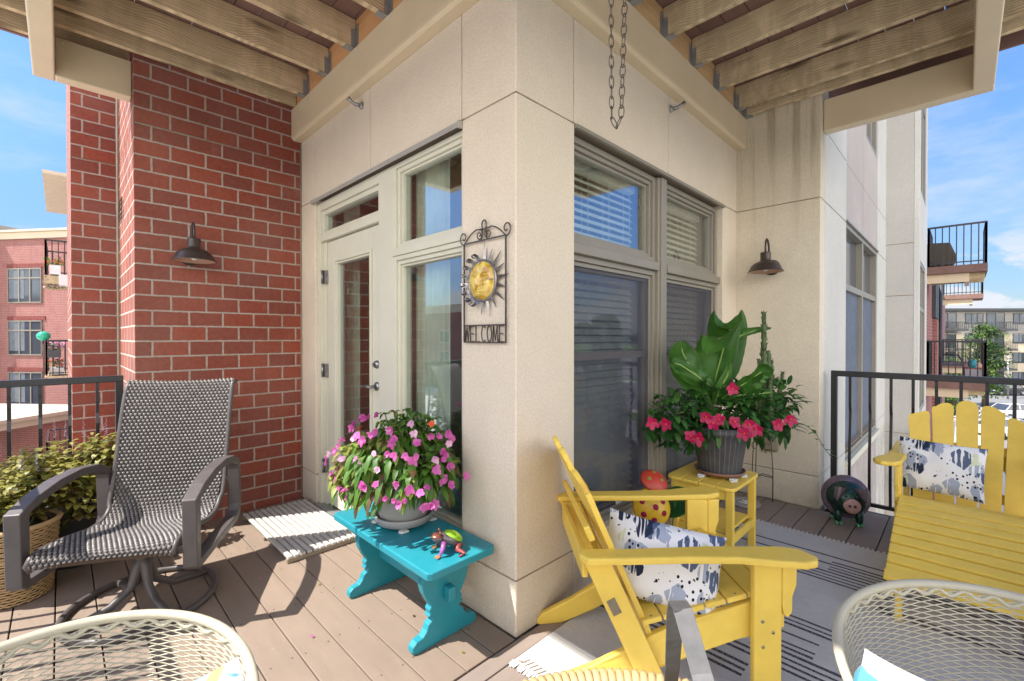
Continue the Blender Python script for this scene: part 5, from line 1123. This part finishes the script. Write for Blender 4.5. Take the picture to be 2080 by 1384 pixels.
coleus(T3, [(0, 0, .48, .17, 340), (.08, .08, .56, .13, 220), (.15, 0, .4, .13, 190)], 8, .038, 2)

# ------------------------------------------------------------------ cream mesh tub chairs
def tub(loc, facing, label, z0=.745):
    T_ = thing('mesh_chair', loc, label, 'metal chair', 'cream metal mesh tub chairs', rz=facing)
    # local: +x is where the sitter looks; the back is at -x
    A0 = radians(128)
    def surf(s_, t):   # s_ -1..1 around, t 0 rim .. 1 seat
        a = pi+s_*A0; zr = z0-.10*abs(s_)**2.2; R_1 = .272; R_s = .205; rr = R_1+(R_s-R_1)*(t**.8)+.018*sin(pi*t)
        zz_ = zr+(.43-zr)*t; ex = 1+.06*abs(sin(a)) ; return Vector((rr*cos(a), rr*sin(a)*ex, zz_))
    def meshp(b):
        nr = 50; per = 104
        for r_ in range(nr):
            pts = []
            for k in range(per+1):
                t = (r_+.5+.56*sin(k*pi/2*1.0+(pi if r_ % 2 else 0)))/nr; pts.append(surf(-1+2*k/per, max(0, min(1, t*.96+.03))))
            b.tube(pts, .0016, 4)
    part('mesh_back', M['whitemetal'], T_, meshp, world=False)
    part('rim', M['whitemetal'], T_, lambda b: b.tube([surf(-1+2*k/60, 0) for k in range(61)], .0092, 10), world=False)
    part('edge_weave', M['whitemetal'], T_, lambda b: b.tube([surf(-1+2*k/150, .05+.022*sin(k*1.1)) for k in range(151)], .0045, 6), world=False)
    def seatm(b):
        for i in range(-11, 12):
            y = i*.0185; h = sqrt(max(0, .205**2-y*y))
            if h < .03: continue
            m_ = max(4, int(h*2/.012)); b.tube([(-h+2*h*k/m_, y+.009*(1 if (k+i) % 2 else -1), .43-.012*(1-(k/m_*2-1)**2)) for k in range(m_+1)], .0021, 4)
        b.tube([(.212*cos(2*pi*k/40), .212*sin(2*pi*k/40), .43) for k in range(40)], .010, 8, closed=True)
    part('seat', M['whitemetal'], T_, seatm, world=False)
    for sx in (1, -1):
        for sy in (1, -1): part('leg', M['whitemetal'], T_, lambda b: b.tube([(sx*.15, sy*.15, .43), (sx*.19, sy*.19, .2), (sx*.21, sy*.21, 0)], .011, 8), world=False)
    return T_
FV = Vector((-.707, .707, 0)); RV = Vector((.707, .707, 0)); CV = Vector((1.358, -1.382, 0))
def FR_(f, r, z=0): q = CV+FV*f+RV*r; return (q.x, q.y, z)
tb = Vector(FR_(.38, .13))
l1 = Vector(FR_(.665, -.705)); tub(tuple(l1), atan2((tb-l1).y, (tb-l1).x)-.12, 'cream metal mesh tub chair at the left front, nearest the woven armchair', .735)
l2 = Vector(FR_(.755, .90)); tub(tuple(l2), atan2((tb-l2).y, (tb-l2).x)+.25, 'cream metal mesh tub chair at the right front, beside the footrest')
n = NT('cushion_print'); v = n.noise(7, 2, .5, None, 1.2); c_ = n.mix(n.ramp(v, .49, .51), (.66, .66, .62), (.10, .36, .46)); c_ = n.mix(n.ramp(n.noise(6, 2, .5, n.mapping((1, 1, 1), (4, 2, 7)), 1.0), .63, .65), c_, (.65, .27, .10)); c_ = n.mix(n.ramp(n.noise(5, 2, .5, n.mapping((1, 1, 1), (9, 5, 1)), .8), .66, .68), c_, (.62, .52, .14)); n.set(c_, .9); M['cushion'] = n.m
put_pillow('cushion', FR_(.735, -.52, .60), (RV*.906+Vector((0, 0, .423)), RV*-.423+Vector((0, 0, .906))+FV*.15), (.25, .25, .08), M['cushion'], 'white cushion with blue print standing in the left mesh chair')
put_pillow('cushion', FR_(.755, .668, .60), (RV*.906+Vector((0, 0, -.423)), RV*.423+Vector((0, 0, .906))+FV*.15), (.25, .25, .08), M['cushion'], 'white cushion with blue and orange print standing in the right mesh chair')

# ------------------------------------------------------------------ small table with handled basket (right below the camera)
bc_ = Vector(FR_(.315, .125)); 
TT = thing('patio_table', (bc_.x, bc_.y, 0), 'small round cream metal table under the handled basket at the bottom edge', 'table')
part('table_top', M['whitemetal'], TT, lambda b: b.lathe([(0, .70), (.31, .70), (.33, .705), (.33, .72), (0, .72)], (0, 0, 0), 48), world=False, )
for k in range(4):
    a = k*pi/2+.78; part('leg', M['whitemetal'], TT, lambda b: b.tube([(.24*cos(a), .24*sin(a), .70), (.2*cos(a), .2*sin(a), .35), (.27*cos(a), .27*sin(a), 0)], .012, 8), world=False)
BK = thing('basket', (bc_.x, bc_.y, .72), 'shallow round wicker basket with a flat metal handle and coloured cords inside', 'basket')
def bwall(b):
    for i in range(9):
        z = .72+.006+.012*i; R_0 = .232+.040*(i/8)
        b.tube([((R_0+.004*(1 if (k+i) % 2 else -1))*cos(2*pi*k/64)+bc_.x, (R_0+.004*(1 if (k+i) % 2 else -1))*sin(2*pi*k/64)+bc_.y, z) for k in range(64)], .0055, 6, closed=True)
part('weave', M['wicker'], BK, bwall)
def wrap(b):
    n_ = 170
    for k in range(n_):
        a = 2*pi*k/n_; c = Vector((cos(a), sin(a), 0)); ctr = bc_+c*.280+Vector((0, 0, .838)); tg = Vector((-sin(a), cos(a), 0)); pts = []
        for q in range(9):
            w = -1.1+q/8*4.9; pts.append(ctr+c*.0165*cos(w)+Vector((0, 0, .0135*sin(w)))+tg*.004*(q/8-.5))
        b.tube(pts, .0058, 6)
part('rim', simple('rim_cane', (.52, .36, .17), .45, .12, 30), BK, wrap)
part('bottom', M['wickdark'], BK, lambda b: b.lathe([(0, .725), (.235, .725), (.266, .83)], (bc_.x, bc_.y, 0), 48))
def hdl(b):
    P0 = lambda f, r, z: Vector(FR_(f, r, z))
    pts = [P0(.585, .205, .83), P0(.51, .182, .925), P0(.43, .156, 1.035), P0(.405, .149, 1.062), P0(.39, .148, 1.064), P0(.36, .152, 1.03), P0(.25, .158, .93), P0(.10, .165, .84)]
    for p_, q_ in zip(pts[:-1], pts[1:]): b.bar(p_, q_+(q_-p_).normalized()*.001, .016, .002, tuple(FV*.8+Vector((0, 0, .6))))
part('handle', simple('steel_strap', (.085, .082, .08), .55, .3, 30, metal=.25), BK, hdl)
random.seed(12)
for i, cc in enumerate([(.75, .70, .12), (.20, .45, .65), (.75, .60, .48), (.55, .35, .50), (.18, .40, .30), (.78, .75, .65)]):
    def cord(b):
        for q in range(3):
            a0 = random.uniform(0, 6.28); pts = []
            for k in range(26): a = a0+k*.23; r_ = .15+.05*sin(k*.6+i+q)+random.uniform(-.006, .006); pts.append((bc_.x+(r_+.02)*cos(a), bc_.y+(r_+.02)*sin(a), .80+.012*sin(k*.9+q*2)+.008*q))
            b.tube(pts, .0042, 6)
    tag(part('cord', simple('cord_colour', cc, .5), None, cord, origin=(bc_.x, bc_.y, .80)), ['yellow', 'blue', 'peach', 'purple', 'green', 'cream'][i]+' plastic cord coiled in the wicker basket', 'cord', 'coloured cords in the basket')
# window sticker
tag(part('window_sticker', M['white'], None, lambda b: b.obox((-.0630, .92, .335), (0, .03, .004), (0, -.003, .022), (.0008, 0, 0)), origin=(-.063, .92, .335)), 'small white sticker on the lower corner of the big window', 'sticker')

# ------------------------------------------------------------------ the surroundings
def fr_loc(f, r, z=GZ): q = CV+FV*f+RV*r; return (q.x, q.y, z)
def win_part(T_, x0, x1, z0, z1, y, nx=2, trn=None, frame=None, blinds=True):
    fr_m = frame or M['taupe']
    def f_(b):
        w = .07; b.box(x0, x1, y-.05, y+.05, z0, z0+w); b.box(x0, x1, y-.05, y+.05, z1-w, z1)
        for i in range(nx+1):
            x = x0+(x1-x0)*i/nx; b.box(max(x0, x-w/2), min(x1, x+w/2), y-.051, y+.049, z0, z1)
        if trn: b.box(x0, x1, y-.049, y+.051, trn-.04, trn+.04)
    o = part('window', fr_m, T_, f_, world=False)
    part('pane', M['farglass'], o, lambda b: b.box(x0+.03, x1-.03, y-.01, y+.03, z0+.03, z1-.03), world=False)
    if blinds: part('blind', M['farblind'], o, lambda b: b.box(x0+.06, x0+(x1-x0)*.48, y-.018, y-.012, z0+.06+(z1-z0)*.1, z1-.06), world=False)
    return o
M['farblind'] = simple('far_blind', (.13, .15, .17), .5, .2, 3); M['rail_far'] = M['charcoal']
def far_rail(b, x0, x1, y0, y1, z, h=1.05, sp=.12, sides=(1, 1), r=.012):
    def run(p, q):
        p = Vector(p); q = Vector(q); b.bar(p+Vector((0, 0, z+h)), q+Vector((0, 0, z+h)), .05, .045); b.bar(p+Vector((0, 0, z+.08)), q+Vector((0, 0, z+.08)), .03, .03)
        k = max(1, int((q-p).length/sp))
        for i in range(k+1): c = p.lerp(q, i/k); w_ = .045 if i in (0, k) else r*2; b.box(c.x-w_/2, c.x+w_/2, c.y-w_/2, c.y+w_/2, z, z+h)
    run((x0, y0, 0), (x1, y0, 0))
    if sides[0]: run((x0, y0, 0), (x0, y1, 0))
    if sides[1]: run((x1, y0, 0), (x1, y1, 0))
# far apartment block on the right
FA = thing('apartment_block', fr_loc(66, 84), 'long modern apartment block with grey siding and dark balconies across the car park', 'building', rz=radians(45))
def yb(b): pass
part('lower_wall', M['cream_wall'], FA, lambda b: b.box(-26, 26, 0, 14, 0, 8.1), world=False); part('upper_wall', M['siding'], FA, lambda b: [b.box(-26, 26, -.06+.02*(i % 2), 14, 8.1+.24*i, 8.1+.24*(i+1)-.02) for i in range(14)], world=False)
part('roof', M['charcoal'], FA, lambda b: b.box(-26.4, 26.4, -.7, 14.4, 11.5, 11.85), world=False)
part('stone_panel', M['stone'], FA, lambda b: [b.box(-26+13.2*k+7.2, -26+13.2*k+9.2, -.12, 0, 0, 5.6) for k in range(4)], world=False)
for k in range(7):
    x = -20.5+7.0*k
    for fl in range(4):
        z = .3+2.85*fl
        win_part(FA, x+2.6, x+5.2, z+.75, z+2.3, -.03 if fl < 3 else -.08, 3, None, M['charcoal'])
        win_part(FA, x-1.3, x+1.3, z+.1, z+2.4, -.03 if fl < 3 else -.08, 2, None, M['charcoal'])
        if fl: part('balcony', M['charcoal'], FA, lambda b: (b.box(x-1.6, x+1.6, -1.6, -.1, z-.25, z), far_rail(b, x-1.55, x+1.55, -1.55, -.1, z, 1.0, .25)), world=False)
# brick building on the left
LBp = Vector(fr_loc(27.2, -29.0)); LB = thing('brick_building', tuple(LBp), 'three window wide red brick apartment building with cream cornice seen past the left pier', 'building', rz=radians(37))
part('wall', M['brick_far'], LB, lambda b: b.box(-2.6, 9, 0, 12, 0, 13.6), world=False); part('cornice', M['cream_wall'], LB, lambda b: (b.box(-2.7, 9.1, -.12, 12, 13.6, 14.0), b.box(-2.8, 9.2, -.25, 12, 14.0, 14.12)), world=False)
part('side_wall', M['siding'], LB, lambda b: b.box(-12, -2.62, -.8, 12, 0, 14.6), world=False)
part('plinth', M['stone'], LB, lambda b: b.box(-2.65, 9.05, -.15, 0, 0, 1.6), world=False)
for i, z in enumerate((9.75, 6.6, 3.5, .6)):
    for x in (-.95, 4.2): win_part(LB, x-.55, x+1.85, z, z+2.1, -.02, 3, z+1.5, M['taupe'])
    part('soldier_course', simple('soldier_brick', (.22, .06, .05), .9, .3, 12), LB, lambda b: [b.box(-1.6+.105*k, -1.6+.105*k+.09, -.045, 0, z+2.12, z+2.36) for k in range(26)], world=False)
# covered entrance below left
CE = thing('entrance_canopy', fr_loc(20, -25.2), 'pale flat roofed entrance canopy on brick piers below the left railing', 'canopy', rz=radians(40))
part('roof', simple('canopy_roof_pale', (.44, .41, .33), .8, .05), CE, lambda b: (b.box(-6, 4.6, -2.5, 3, 4.15, 4.3), b.box(-5.8, 4.4, -2.3, 2.8, 3.85, 4.15)), world=False)
part('wall', M['brick_far'], CE, lambda b: b.box(-5.5, 4, .5, 2.5, 0, 3.85), world=False)
for x in (-4.5, -1.2, 2.2, 3.8):
    part('pier', M['brick_far'], CE, lambda b: b.box(x-.5, x+.5, -2.1, -1.1, 0, 2.6), world=False); part('post', M['cream_wall'], CE, lambda b: b.box(x-.15, x+.15, -1.75, -1.45, 2.6, 3.85), world=False)
# next wing of our building on the left, its balconies and eave
WG = thing('apartment_wing', (-22, 2, GZ), 'brick wing with pale corner trim and stacked balconies just visible beyond the left pier', 'building')
part('wall', M['brick_far'], WG, lambda b: b.box(-28, -17, -.25, 7, GZ, 9))
part('eave', simple('eave_soffit', (.62, .55, .40), .7, .05, 3), WG, lambda b: [b.box(-25.2+.35*i, -25.2+.35*i+.33, -1.75, .3, 6.42, 6.50+.02*(i % 2)) for i in range(18)])
part('link_wall', M['brick_far'], WG, lambda b: b.box(-17, -6, 1.2, 7, GZ, 9))
def flowers(T_, cx_, cy_, cz_, lx, ly, cols, seed, n_=130, s_=.05):
    random.seed(seed); g = MB(); fs_ = [MB() for _ in cols]
    for _ in range(n_):
        p = (cx_+random.uniform(-lx, lx), cy_+random.uniform(-ly, ly), cz_+random.uniform(-.05, .14)); d = (random.uniform(-1, 1), random.uniform(-1, 1), random.uniform(0, 1))
        g.leaf(p, d, s_*2, s_, .3, n=3)
        if random.random() < .6: fs_[random.randrange(len(cols))].leaf((p[0], p[1], p[2]+.05), d, s_*1.5, s_*1.3, .1, n=3, pt=.4)
    g.build('foliage', M['l_mid'], T_)
    for f_, c_ in zip(fs_, cols): f_.build('blossoms', c_, T_)
for i, (z, lab) in enumerate(((3.2, 'upper left balcony with a flower box in orange and yellow on the far brick wing'), (.12, 'left balcony level with ours, with pink and red flower boxes and a green globe'), (-2.98, 'lower left balcony with black railings on the far brick wing'), (-5.2, 'lowest left terrace with black railings below the others'))):
    T_ = thing('neighbour_balcony', (-19.6, -.9, z), lab, 'balcony', 'balconies on the far brick wing')
    part('slab', M['joistx'] if i < 2 else M['concrete'], T_, lambda b: b.box(-21, -18.35, -1.72, -.25, z-.26, z-.02)); part('railing', M['black'], T_, lambda b: far_rail(b, -21, -18.4, -1.68, -.3, z, 1.06, .13))
    if i < 2:
        bx_ = part('flower_box', M['white'] if i == 0 else M['charcoal'], T_, lambda b: b.box(-19.6, -18.30, -1.60 if i == 0 else -1.66, -1.36, z+.02 if i == 0 else z+.55, z+.3 if i == 0 else z+.78)); flowers(T_, -18.9, -1.5, z+.36 if i == 0 else z+.82, .6, .2, [M['orange'], M['coleus']] if i == 0 else [M['pink'], M['pinklight']], 40+i)
        part('flower_box', M['white'], T_, lambda b: b.box(-18.9, -18.3, -1.4, -.6, z-.30, z+.02) if i == 0 else b.box(-19.4, -18.5, -1.6, -1.3, z+.02, z+.22))
        flowers(T_, -18.9, -1.5, z-.35 if i == 0 else z+.28, .4, .25, [M['pinklight']] if i == 0 else [M['orange'], M['red'], M['coleus']], 50+i, 90)
GG = thing('garden_globe', (-18.6, -1.72, .12), 'green glass globe on a dark pole at the left neighbour balcony', 'globe')
part('globe', simple('globe_green', (.03, .42, .25), .15, .1), GG, lambda b: b.ell((-18.6, -1.74, 1.33), (.16, .16, .145), 24, 16)); part('pole', M['iron'], GG, lambda b: b.tube([(-18.6, -1.74, .12), (-18.6, -1.74, 1.2)], .02, 8))
# right: balconies on block beyond, brick wing
WR = thing('apartment_wing', (-3, 26, GZ), 'brick and charcoal wing beyond the pale stucco block at right', 'building')
part('wall', M['brick_far'], WR, lambda b: (b.box(-10, .60, 8.6, 34, GZ, 3.1), b.box(.3, .72, 19.5, 20.3, GZ, 1.9))); part('upper_wall', M['charcoal'], WR, lambda b: (b.box(-10, .66, 17, 34, 3.1, 3.3), b.box(-10, .45, 8.6, 15, 3.5, 9.5), b.box(.2, .70, 19, 24, 1.95, 3.1)))
part('downpipe', M['charcoal'], WR, lambda b: b.tube([(.78, 20.4, GZ), (.78, 20.4, 3.3)], .05, 8))
for i, (y0, y1, z, x1, lab) in enumerate(((15.4, 17.2, 3.2, 1.78, 'upper right balcony with black rails, brown rim and tan beam against the sky'), (15.4, 17.2, .12, 1.78, 'right balcony level with ours holding a covered grill and a metal chair'), (27, 29, 3.2, 1.95, 'small distant balcony with black rails on the charcoal wing at right'), (27, 29, .12, 1.95, 'distant balcony at our level on the brick wing at right'))):
    T_ = thing('neighbour_balcony', (1.2, (y0+y1)/2, z), lab, 'balcony', 'balconies on the right hand wings')
    part('slab', M['updeck'], T_, lambda b: b.box(.6, x1, y0, y1, z-.2, z)); part('beam', M['tan'], T_, lambda b: (b.box(.6, x1-.33, y0+.12, y0+.22, z-.44, z-.205), b.box(x1-.42, x1-.33, y0+.225, y1-.2, z-.44, z-.205)))
    part('railing', M['black'], T_, lambda b: far_rail(b, .66, x1-.03, y0+.03, y1-.03, z, 1.06, .125)); 
    if i < 2: part('joist', M['joistx'], T_, lambda b: [b.box(.62, x1-.04, y0+.3+.4*k, y0+.34+.4*k, z-.36, z-.2) for k in range(4)])
GR = thing('covered_grill', (.95, 16.0, 3.2), 'brown covered grill on the upper right balcony', 'grill')
part('cover', simple('grill_cover', (.10, .08, .06), .8, .1), GR, lambda b: b.prism([(.62, 3.24), (1.12, 3.24), (1.22, 3.45), (1.08, 3.86), (.62, 3.9)], lambda a, c, t: (a, t, c), 15.65, 16.3), bevel=.03); part('base', M['iron'], GR, lambda b: b.box(.66, 1.05, 15.7, 16.25, 3.205, 3.245))
CH3 = thing('metal_chair', (1.1, 16.1, .12), 'black metal chair on the right balcony level with ours', 'chair')
part('frame', M['black'], CH3, lambda b: (b.tube([(.9, 15.8, .12), (.9, 15.8, .75), (1.0, 15.8, .82), (1.25, 15.8, .80), (1.35, 15.8, .6), (1.38, 15.8, .12)], .018, 6), b.tube([(.9, 16.3, .12), (.9, 16.3, .75), (1.0, 16.3, .82), (1.25, 16.3, .80), (1.35, 16.3, .6), (1.38, 16.3, .12)], .018, 6))); part('seat', M['charcoal'], CH3, lambda b: (b.box(.9, 1.35, 15.8, 16.3, .52, .56), b.box(.88, .92, 15.8, 16.3, .56, 1.0)))
BX = thing('storage_box', (1.55, 15.85, .12), 'grey storage box with a teal jar on the right balcony', 'box')
part('box', simple('grey_box', (.36, .34, .36), .7), BX, lambda b: b.box(1.38, 1.70, 15.65, 16.1, .125, .45)); part('lid', M['brick_far'], BX, lambda b: b.box(1.37, 1.71, 15.64, 16.11, .4505, .48)); part('jar', M['teal'], BX, lambda b: b.lathe([(.06, .482), (.09, .55), (.07, .68), (.05, .70), (0, .70)], (1.52, 15.85, 0), 20))

# building across, seen only in the window reflections, and its windows
OB = thing('brick_building', (-8, -40, GZ), 'dark brick building with rows of windows seen reflected in the door side glass', 'building')
part('wall', M['brick_far'], OB, lambda b: b.box(-60, 6, -52, -40, GZ, 5.0)); part('upper_wall', M['cream_wall'], OB, lambda b: b.box(-60.05, 6.05, -52, -39.95, 5.0, 6.2)); part('tower', M['siding'], OB, lambda b: b.box(-24, -18, -50, -39.9, 6.2, 8.2))
for k in range(9):
    for z in (-5.8, -2.7, .5):
        x = -56+6.6*k
        def f_(b): b.box(x, x+2.6, -40.0, -39.93, z, z+1.9)
        w_ = part('window', M['cream'], OB, f_); part('pane', M['farglass'], w_, lambda b: (b.box(x+.1, x+1.25, -39.925, -39.92, z+.1, z+1.8), b.box(x+1.35, x+2.5, -39.925, -39.92, z+.1, z+1.8)))

# trees
def tree(name, loc, h, w, n_, label, seed, mats, leafs=.28, group=None, conic=False):
    random.seed(seed); T_ = thing(name, loc, label, 'tree', group)
    part('trunk', M['bark'], T_, lambda b: b.tube([(0, 0, 0), (.05, .05, h*.3), (-.04, .05, h*.6), (0, 0, h*.9)], [w*.05+.05, w*.04+.04, w*.025+.02, .02], 8), world=False)
    def limbs(b):
        for i in range(14):
            a = random.uniform(0, 6.28); z = h*random.uniform(.25, .75); r_ = w*.42*(1-z/h*.5); b.tube([(0, 0, z), (cos(a)*r_*.5, sin(a)*r_*.5, z+h*.06), (cos(a)*r_, sin(a)*r_, z+h*.12)], [.05, .03, .012], 5)
    part('limbs', M['bark'], T_, limbs, world=False)
    mbs = [MB() for _ in mats]; cl = []
    for i in range(int(n_/28)):
        z = random.uniform(.18, 1.0); rr = w*.5*(sin(pi*min(.97, (1-z)*.85+.12))**.7 if not conic else (1-z)*1.0+.06); a = random.uniform(0, 6.28); q = rr*random.random()**.45; cl.append((cos(a)*q, sin(a)*q, z*h, random.uniform(.07, .13)*w*(1.3 if not conic else .8), random.randrange(len(mats))))
    for x, y, z, r_, m_ in cl:
        for _ in range(28):
            d = Vector((random.gauss(0, 1), random.gauss(0, 1), random.gauss(0, .8))); d.normalize(); p = Vector((x, y, z))+d*r_*random.random()**.5*1.4; mbs[m_].leaf(p, (d.x+random.uniform(-.6, .6), d.y+random.uniform(-.6, .6), random.uniform(-.5, .5)), leafs*random.uniform(.7, 1.3), leafs*.7, .4, n=2)
    for mb_, mt in zip(mbs, mats): mb_.build('crown', mt, T_, world=False)
    return T_
tree('tree', fr_loc(50, 52.3), 8.9, 3.6, 5200, 'tall narrow green tree in front of the apartment block across the car park', 61, [M['tree'], M['tree2'], M['tree3']], .26)
tree('young_tree', fr_loc(44, 42.9), 5.6, 2.8, 2400, 'small yellowish green tree seen through the rails of the right balcony', 62, [M['tree2'], M['tree']], .22)
tree('shrub', fr_loc(55, 52.6), 1.9, 2.6, 900, 'low green shrub at the foot of the tall tree by the car park', 63, [M['tree'], M['tree2']], .25)
tree('conifer', (46, 30, GZ), 10.5, 4.2, 2600, 'dark pointed conifer reflected in the big window', 64, [M['tree3'], M['tree']], .4, None, True)
for i, (x, y, h, lb) in enumerate(((58, 14, 8.5, 'broad green tree right of the conifer in the window reflection'), (52, 46, 8, 'broad green tree left of the conifer in the window reflection'), (66, 66, 8.5, 'broad tree at the far end of the car park beyond the cars'), (60, -12, 9.5, 'broad green tree far to the right behind the viewer'))):
    tree('tree', (x, y, GZ), h, h*.85, 2200, lb, 70+i, [M['tree'], M['tree3']], .5, 'trees beyond the car park')

# cars
def car(loc, rz, paint, label):
    T_ = thing('parked_car', loc, label, 'car', 'cars in the car park', rz)
    cp = simple('car_paint_'+label[:6], paint, .22, .03, 2, spec=.7)
    def body(b):
        pr = [(-2.2, .35), (-2.25, .62), (-2.18, .86), (-1.9, .95), (-1.0, .98), (1.05, .96), (1.9, .82), (2.2, .68), (2.25, .45), (2.2, .28), (1.75, .25), (-1.8, .25)]
        secs = [(-.88, .93), (-.80, 1.0), (.80, 1.0), (.88, .93)]
        n_ = len(pr); vs = []
        for y, k in secs: vs += [(x*(.985 if abs(y) > .85 else 1), y, .25+(z-.25)*k) for x, z in pr]
        fs = [tuple(range(n_-1, -1, -1)), tuple(range(3*n_, 4*n_))]
        for s_ in range(3):
            for i in range(n_): fs.append((s_*n_+i, s_*n_+(i+1) % n_, (s_+1)*n_+(i+1) % n_, (s_+1)*n_+i))
        b.fix = True; b.add(vs, fs)
    part('body', cp, T_, body, world=False, bevel=.05, seg=3)
    def cab(b, s_=1.0, top=1.46, zb=.94):
        lo = [(-1.75, -.80), (1.15, -.80), (1.15, .80), (-1.75, .80)]; hi = [(-1.15, -.62), (.35, -.62), (.35, .62), (-1.15, .62)]
        b.fix = True; b.add([(x*s_, y*s_, zb) for x, y in lo]+[(x*s_, y*s_, top) for x, y in hi], [(0, 3, 2, 1), (4, 5, 6, 7), (0, 1, 5, 4), (1, 2, 6, 5), (2, 3, 7, 6), (3, 0, 4, 7)])
    part('windows', M['farglass'], T_, lambda b: cab(b), world=False, bevel=.06, seg=3)
    part('roof', cp, T_, lambda b: (b.box(-1.18, .38, -.64, .64, 1.45, 1.49), [b.bar((x0, sy*.80, .96), (x1, sy*.64, 1.465), .07, .05) for sy in (1, -1) for x0, x1 in ((-1.7, -1.12), (-.45, -.42), (1.1, .34))]), world=False, bevel=.02)
    for x in (-1.4, 1.4):
        for y in (-.86, .86):
            w_ = part('wheel', M['black'], T_, lambda b: b.lathe([(.2, -.1), (.32, -.1), (.34, -.05), (.34, .05), (.32, .1), (.2, .1)], (x, y, .34), 24, ax=(0, 1, 0)), world=False); part('rim', M['grey_metal'], w_, lambda b: b.lathe([(0, .08), (.2, .09), (.21, .06), (.21, -.06), (.2, -.09), (0, -.08)], (x, y, .34), 16, ax=(0, 1, 0)), world=False)
    for y in (-.62, .62):
        part('headlight', M['white'], T_, lambda b: b.ell((2.16, y, .68), (.08, .18, .09), 12, 8), world=False); part('tail_light', M['red'], T_, lambda b: b.ell((-2.17, y, .74), (.06, .18, .09), 12, 8), world=False)
for f, r, a, c_, lb in ((60, 58.5, 45+180, (.16, .16, .17), 'grey car parked beside the tall tree'), (60, 65.5, 45+180, (.03, .03, .035), 'black car parked by the far block at the right edge'), (46, 44.8, 50, (.03, .07, .20), 'blue car just above the yellow chair back'),
                        (38, 40.2, 40, (.42, .43, .44), 'silver car nearest the lawn, seen between the railing bars'), (34.5, 38.0, 40, (.50, .50, .50), 'pale car closest to us above the lawn'), (42, 47, 40, (.60, .60, .60), 'white car behind the silver one near the right edge'), (61, 72.5, 225, (.35, .05, .04), 'dark red car outside the far right of the block')):
    car(fr_loc(f, r), radians(a), c_, lb)
SL = thing('street_lamp', fr_loc(56, 61.5), 'slim grey car park lamp post in front of the apartment block', 'street lamp')
part('pole', M['grey_metal'], SL, lambda b: b.tube([(0, 0, 0), (0, 0, 5.6)], [.10, .07], 10), world=False); part('lamp_head', M['charcoal'], SL, lambda b: b.box(-.55, .1, -.15, .15, 5.6, 5.72), world=False, bevel=.03)

random.seed(44)
pet_l = ['by the front foot of the teal bench', 'between the bench feet', 'left of the teal bench', 'in front of the door mat', 'near the base of the swivel chair', 'at the foot of the corner wall', 'halfway between bench and mesh chair', 'beside the right bench foot']
for i, (x, y) in enumerate(((-.62, -.62), (-.45, -.22), (-1.02, -.42), (-1.30, -.62), (-1.12, -.95), (-.10, -.22), (-.35, -.85), (-.05, -.48))):
    mb = MB(); mb.leaf((x, y, .004), (random.uniform(-1, 1), random.uniform(-1, 1), .12), .018, .012, .15, n=3)
    tag(mb.build('fallen_petal', [M['pink'], M['l_brown'], M['coleus']][i % 3], None, origin=(x, y, 0)), ['dried pink', 'brown', 'yellowed', 'faded pink', 'curled brown', 'pale yellow', 'wilted pink', 'dark brown'][i]+' fallen petal '+pet_l[i], 'petal', 'petals fallen on the deck')
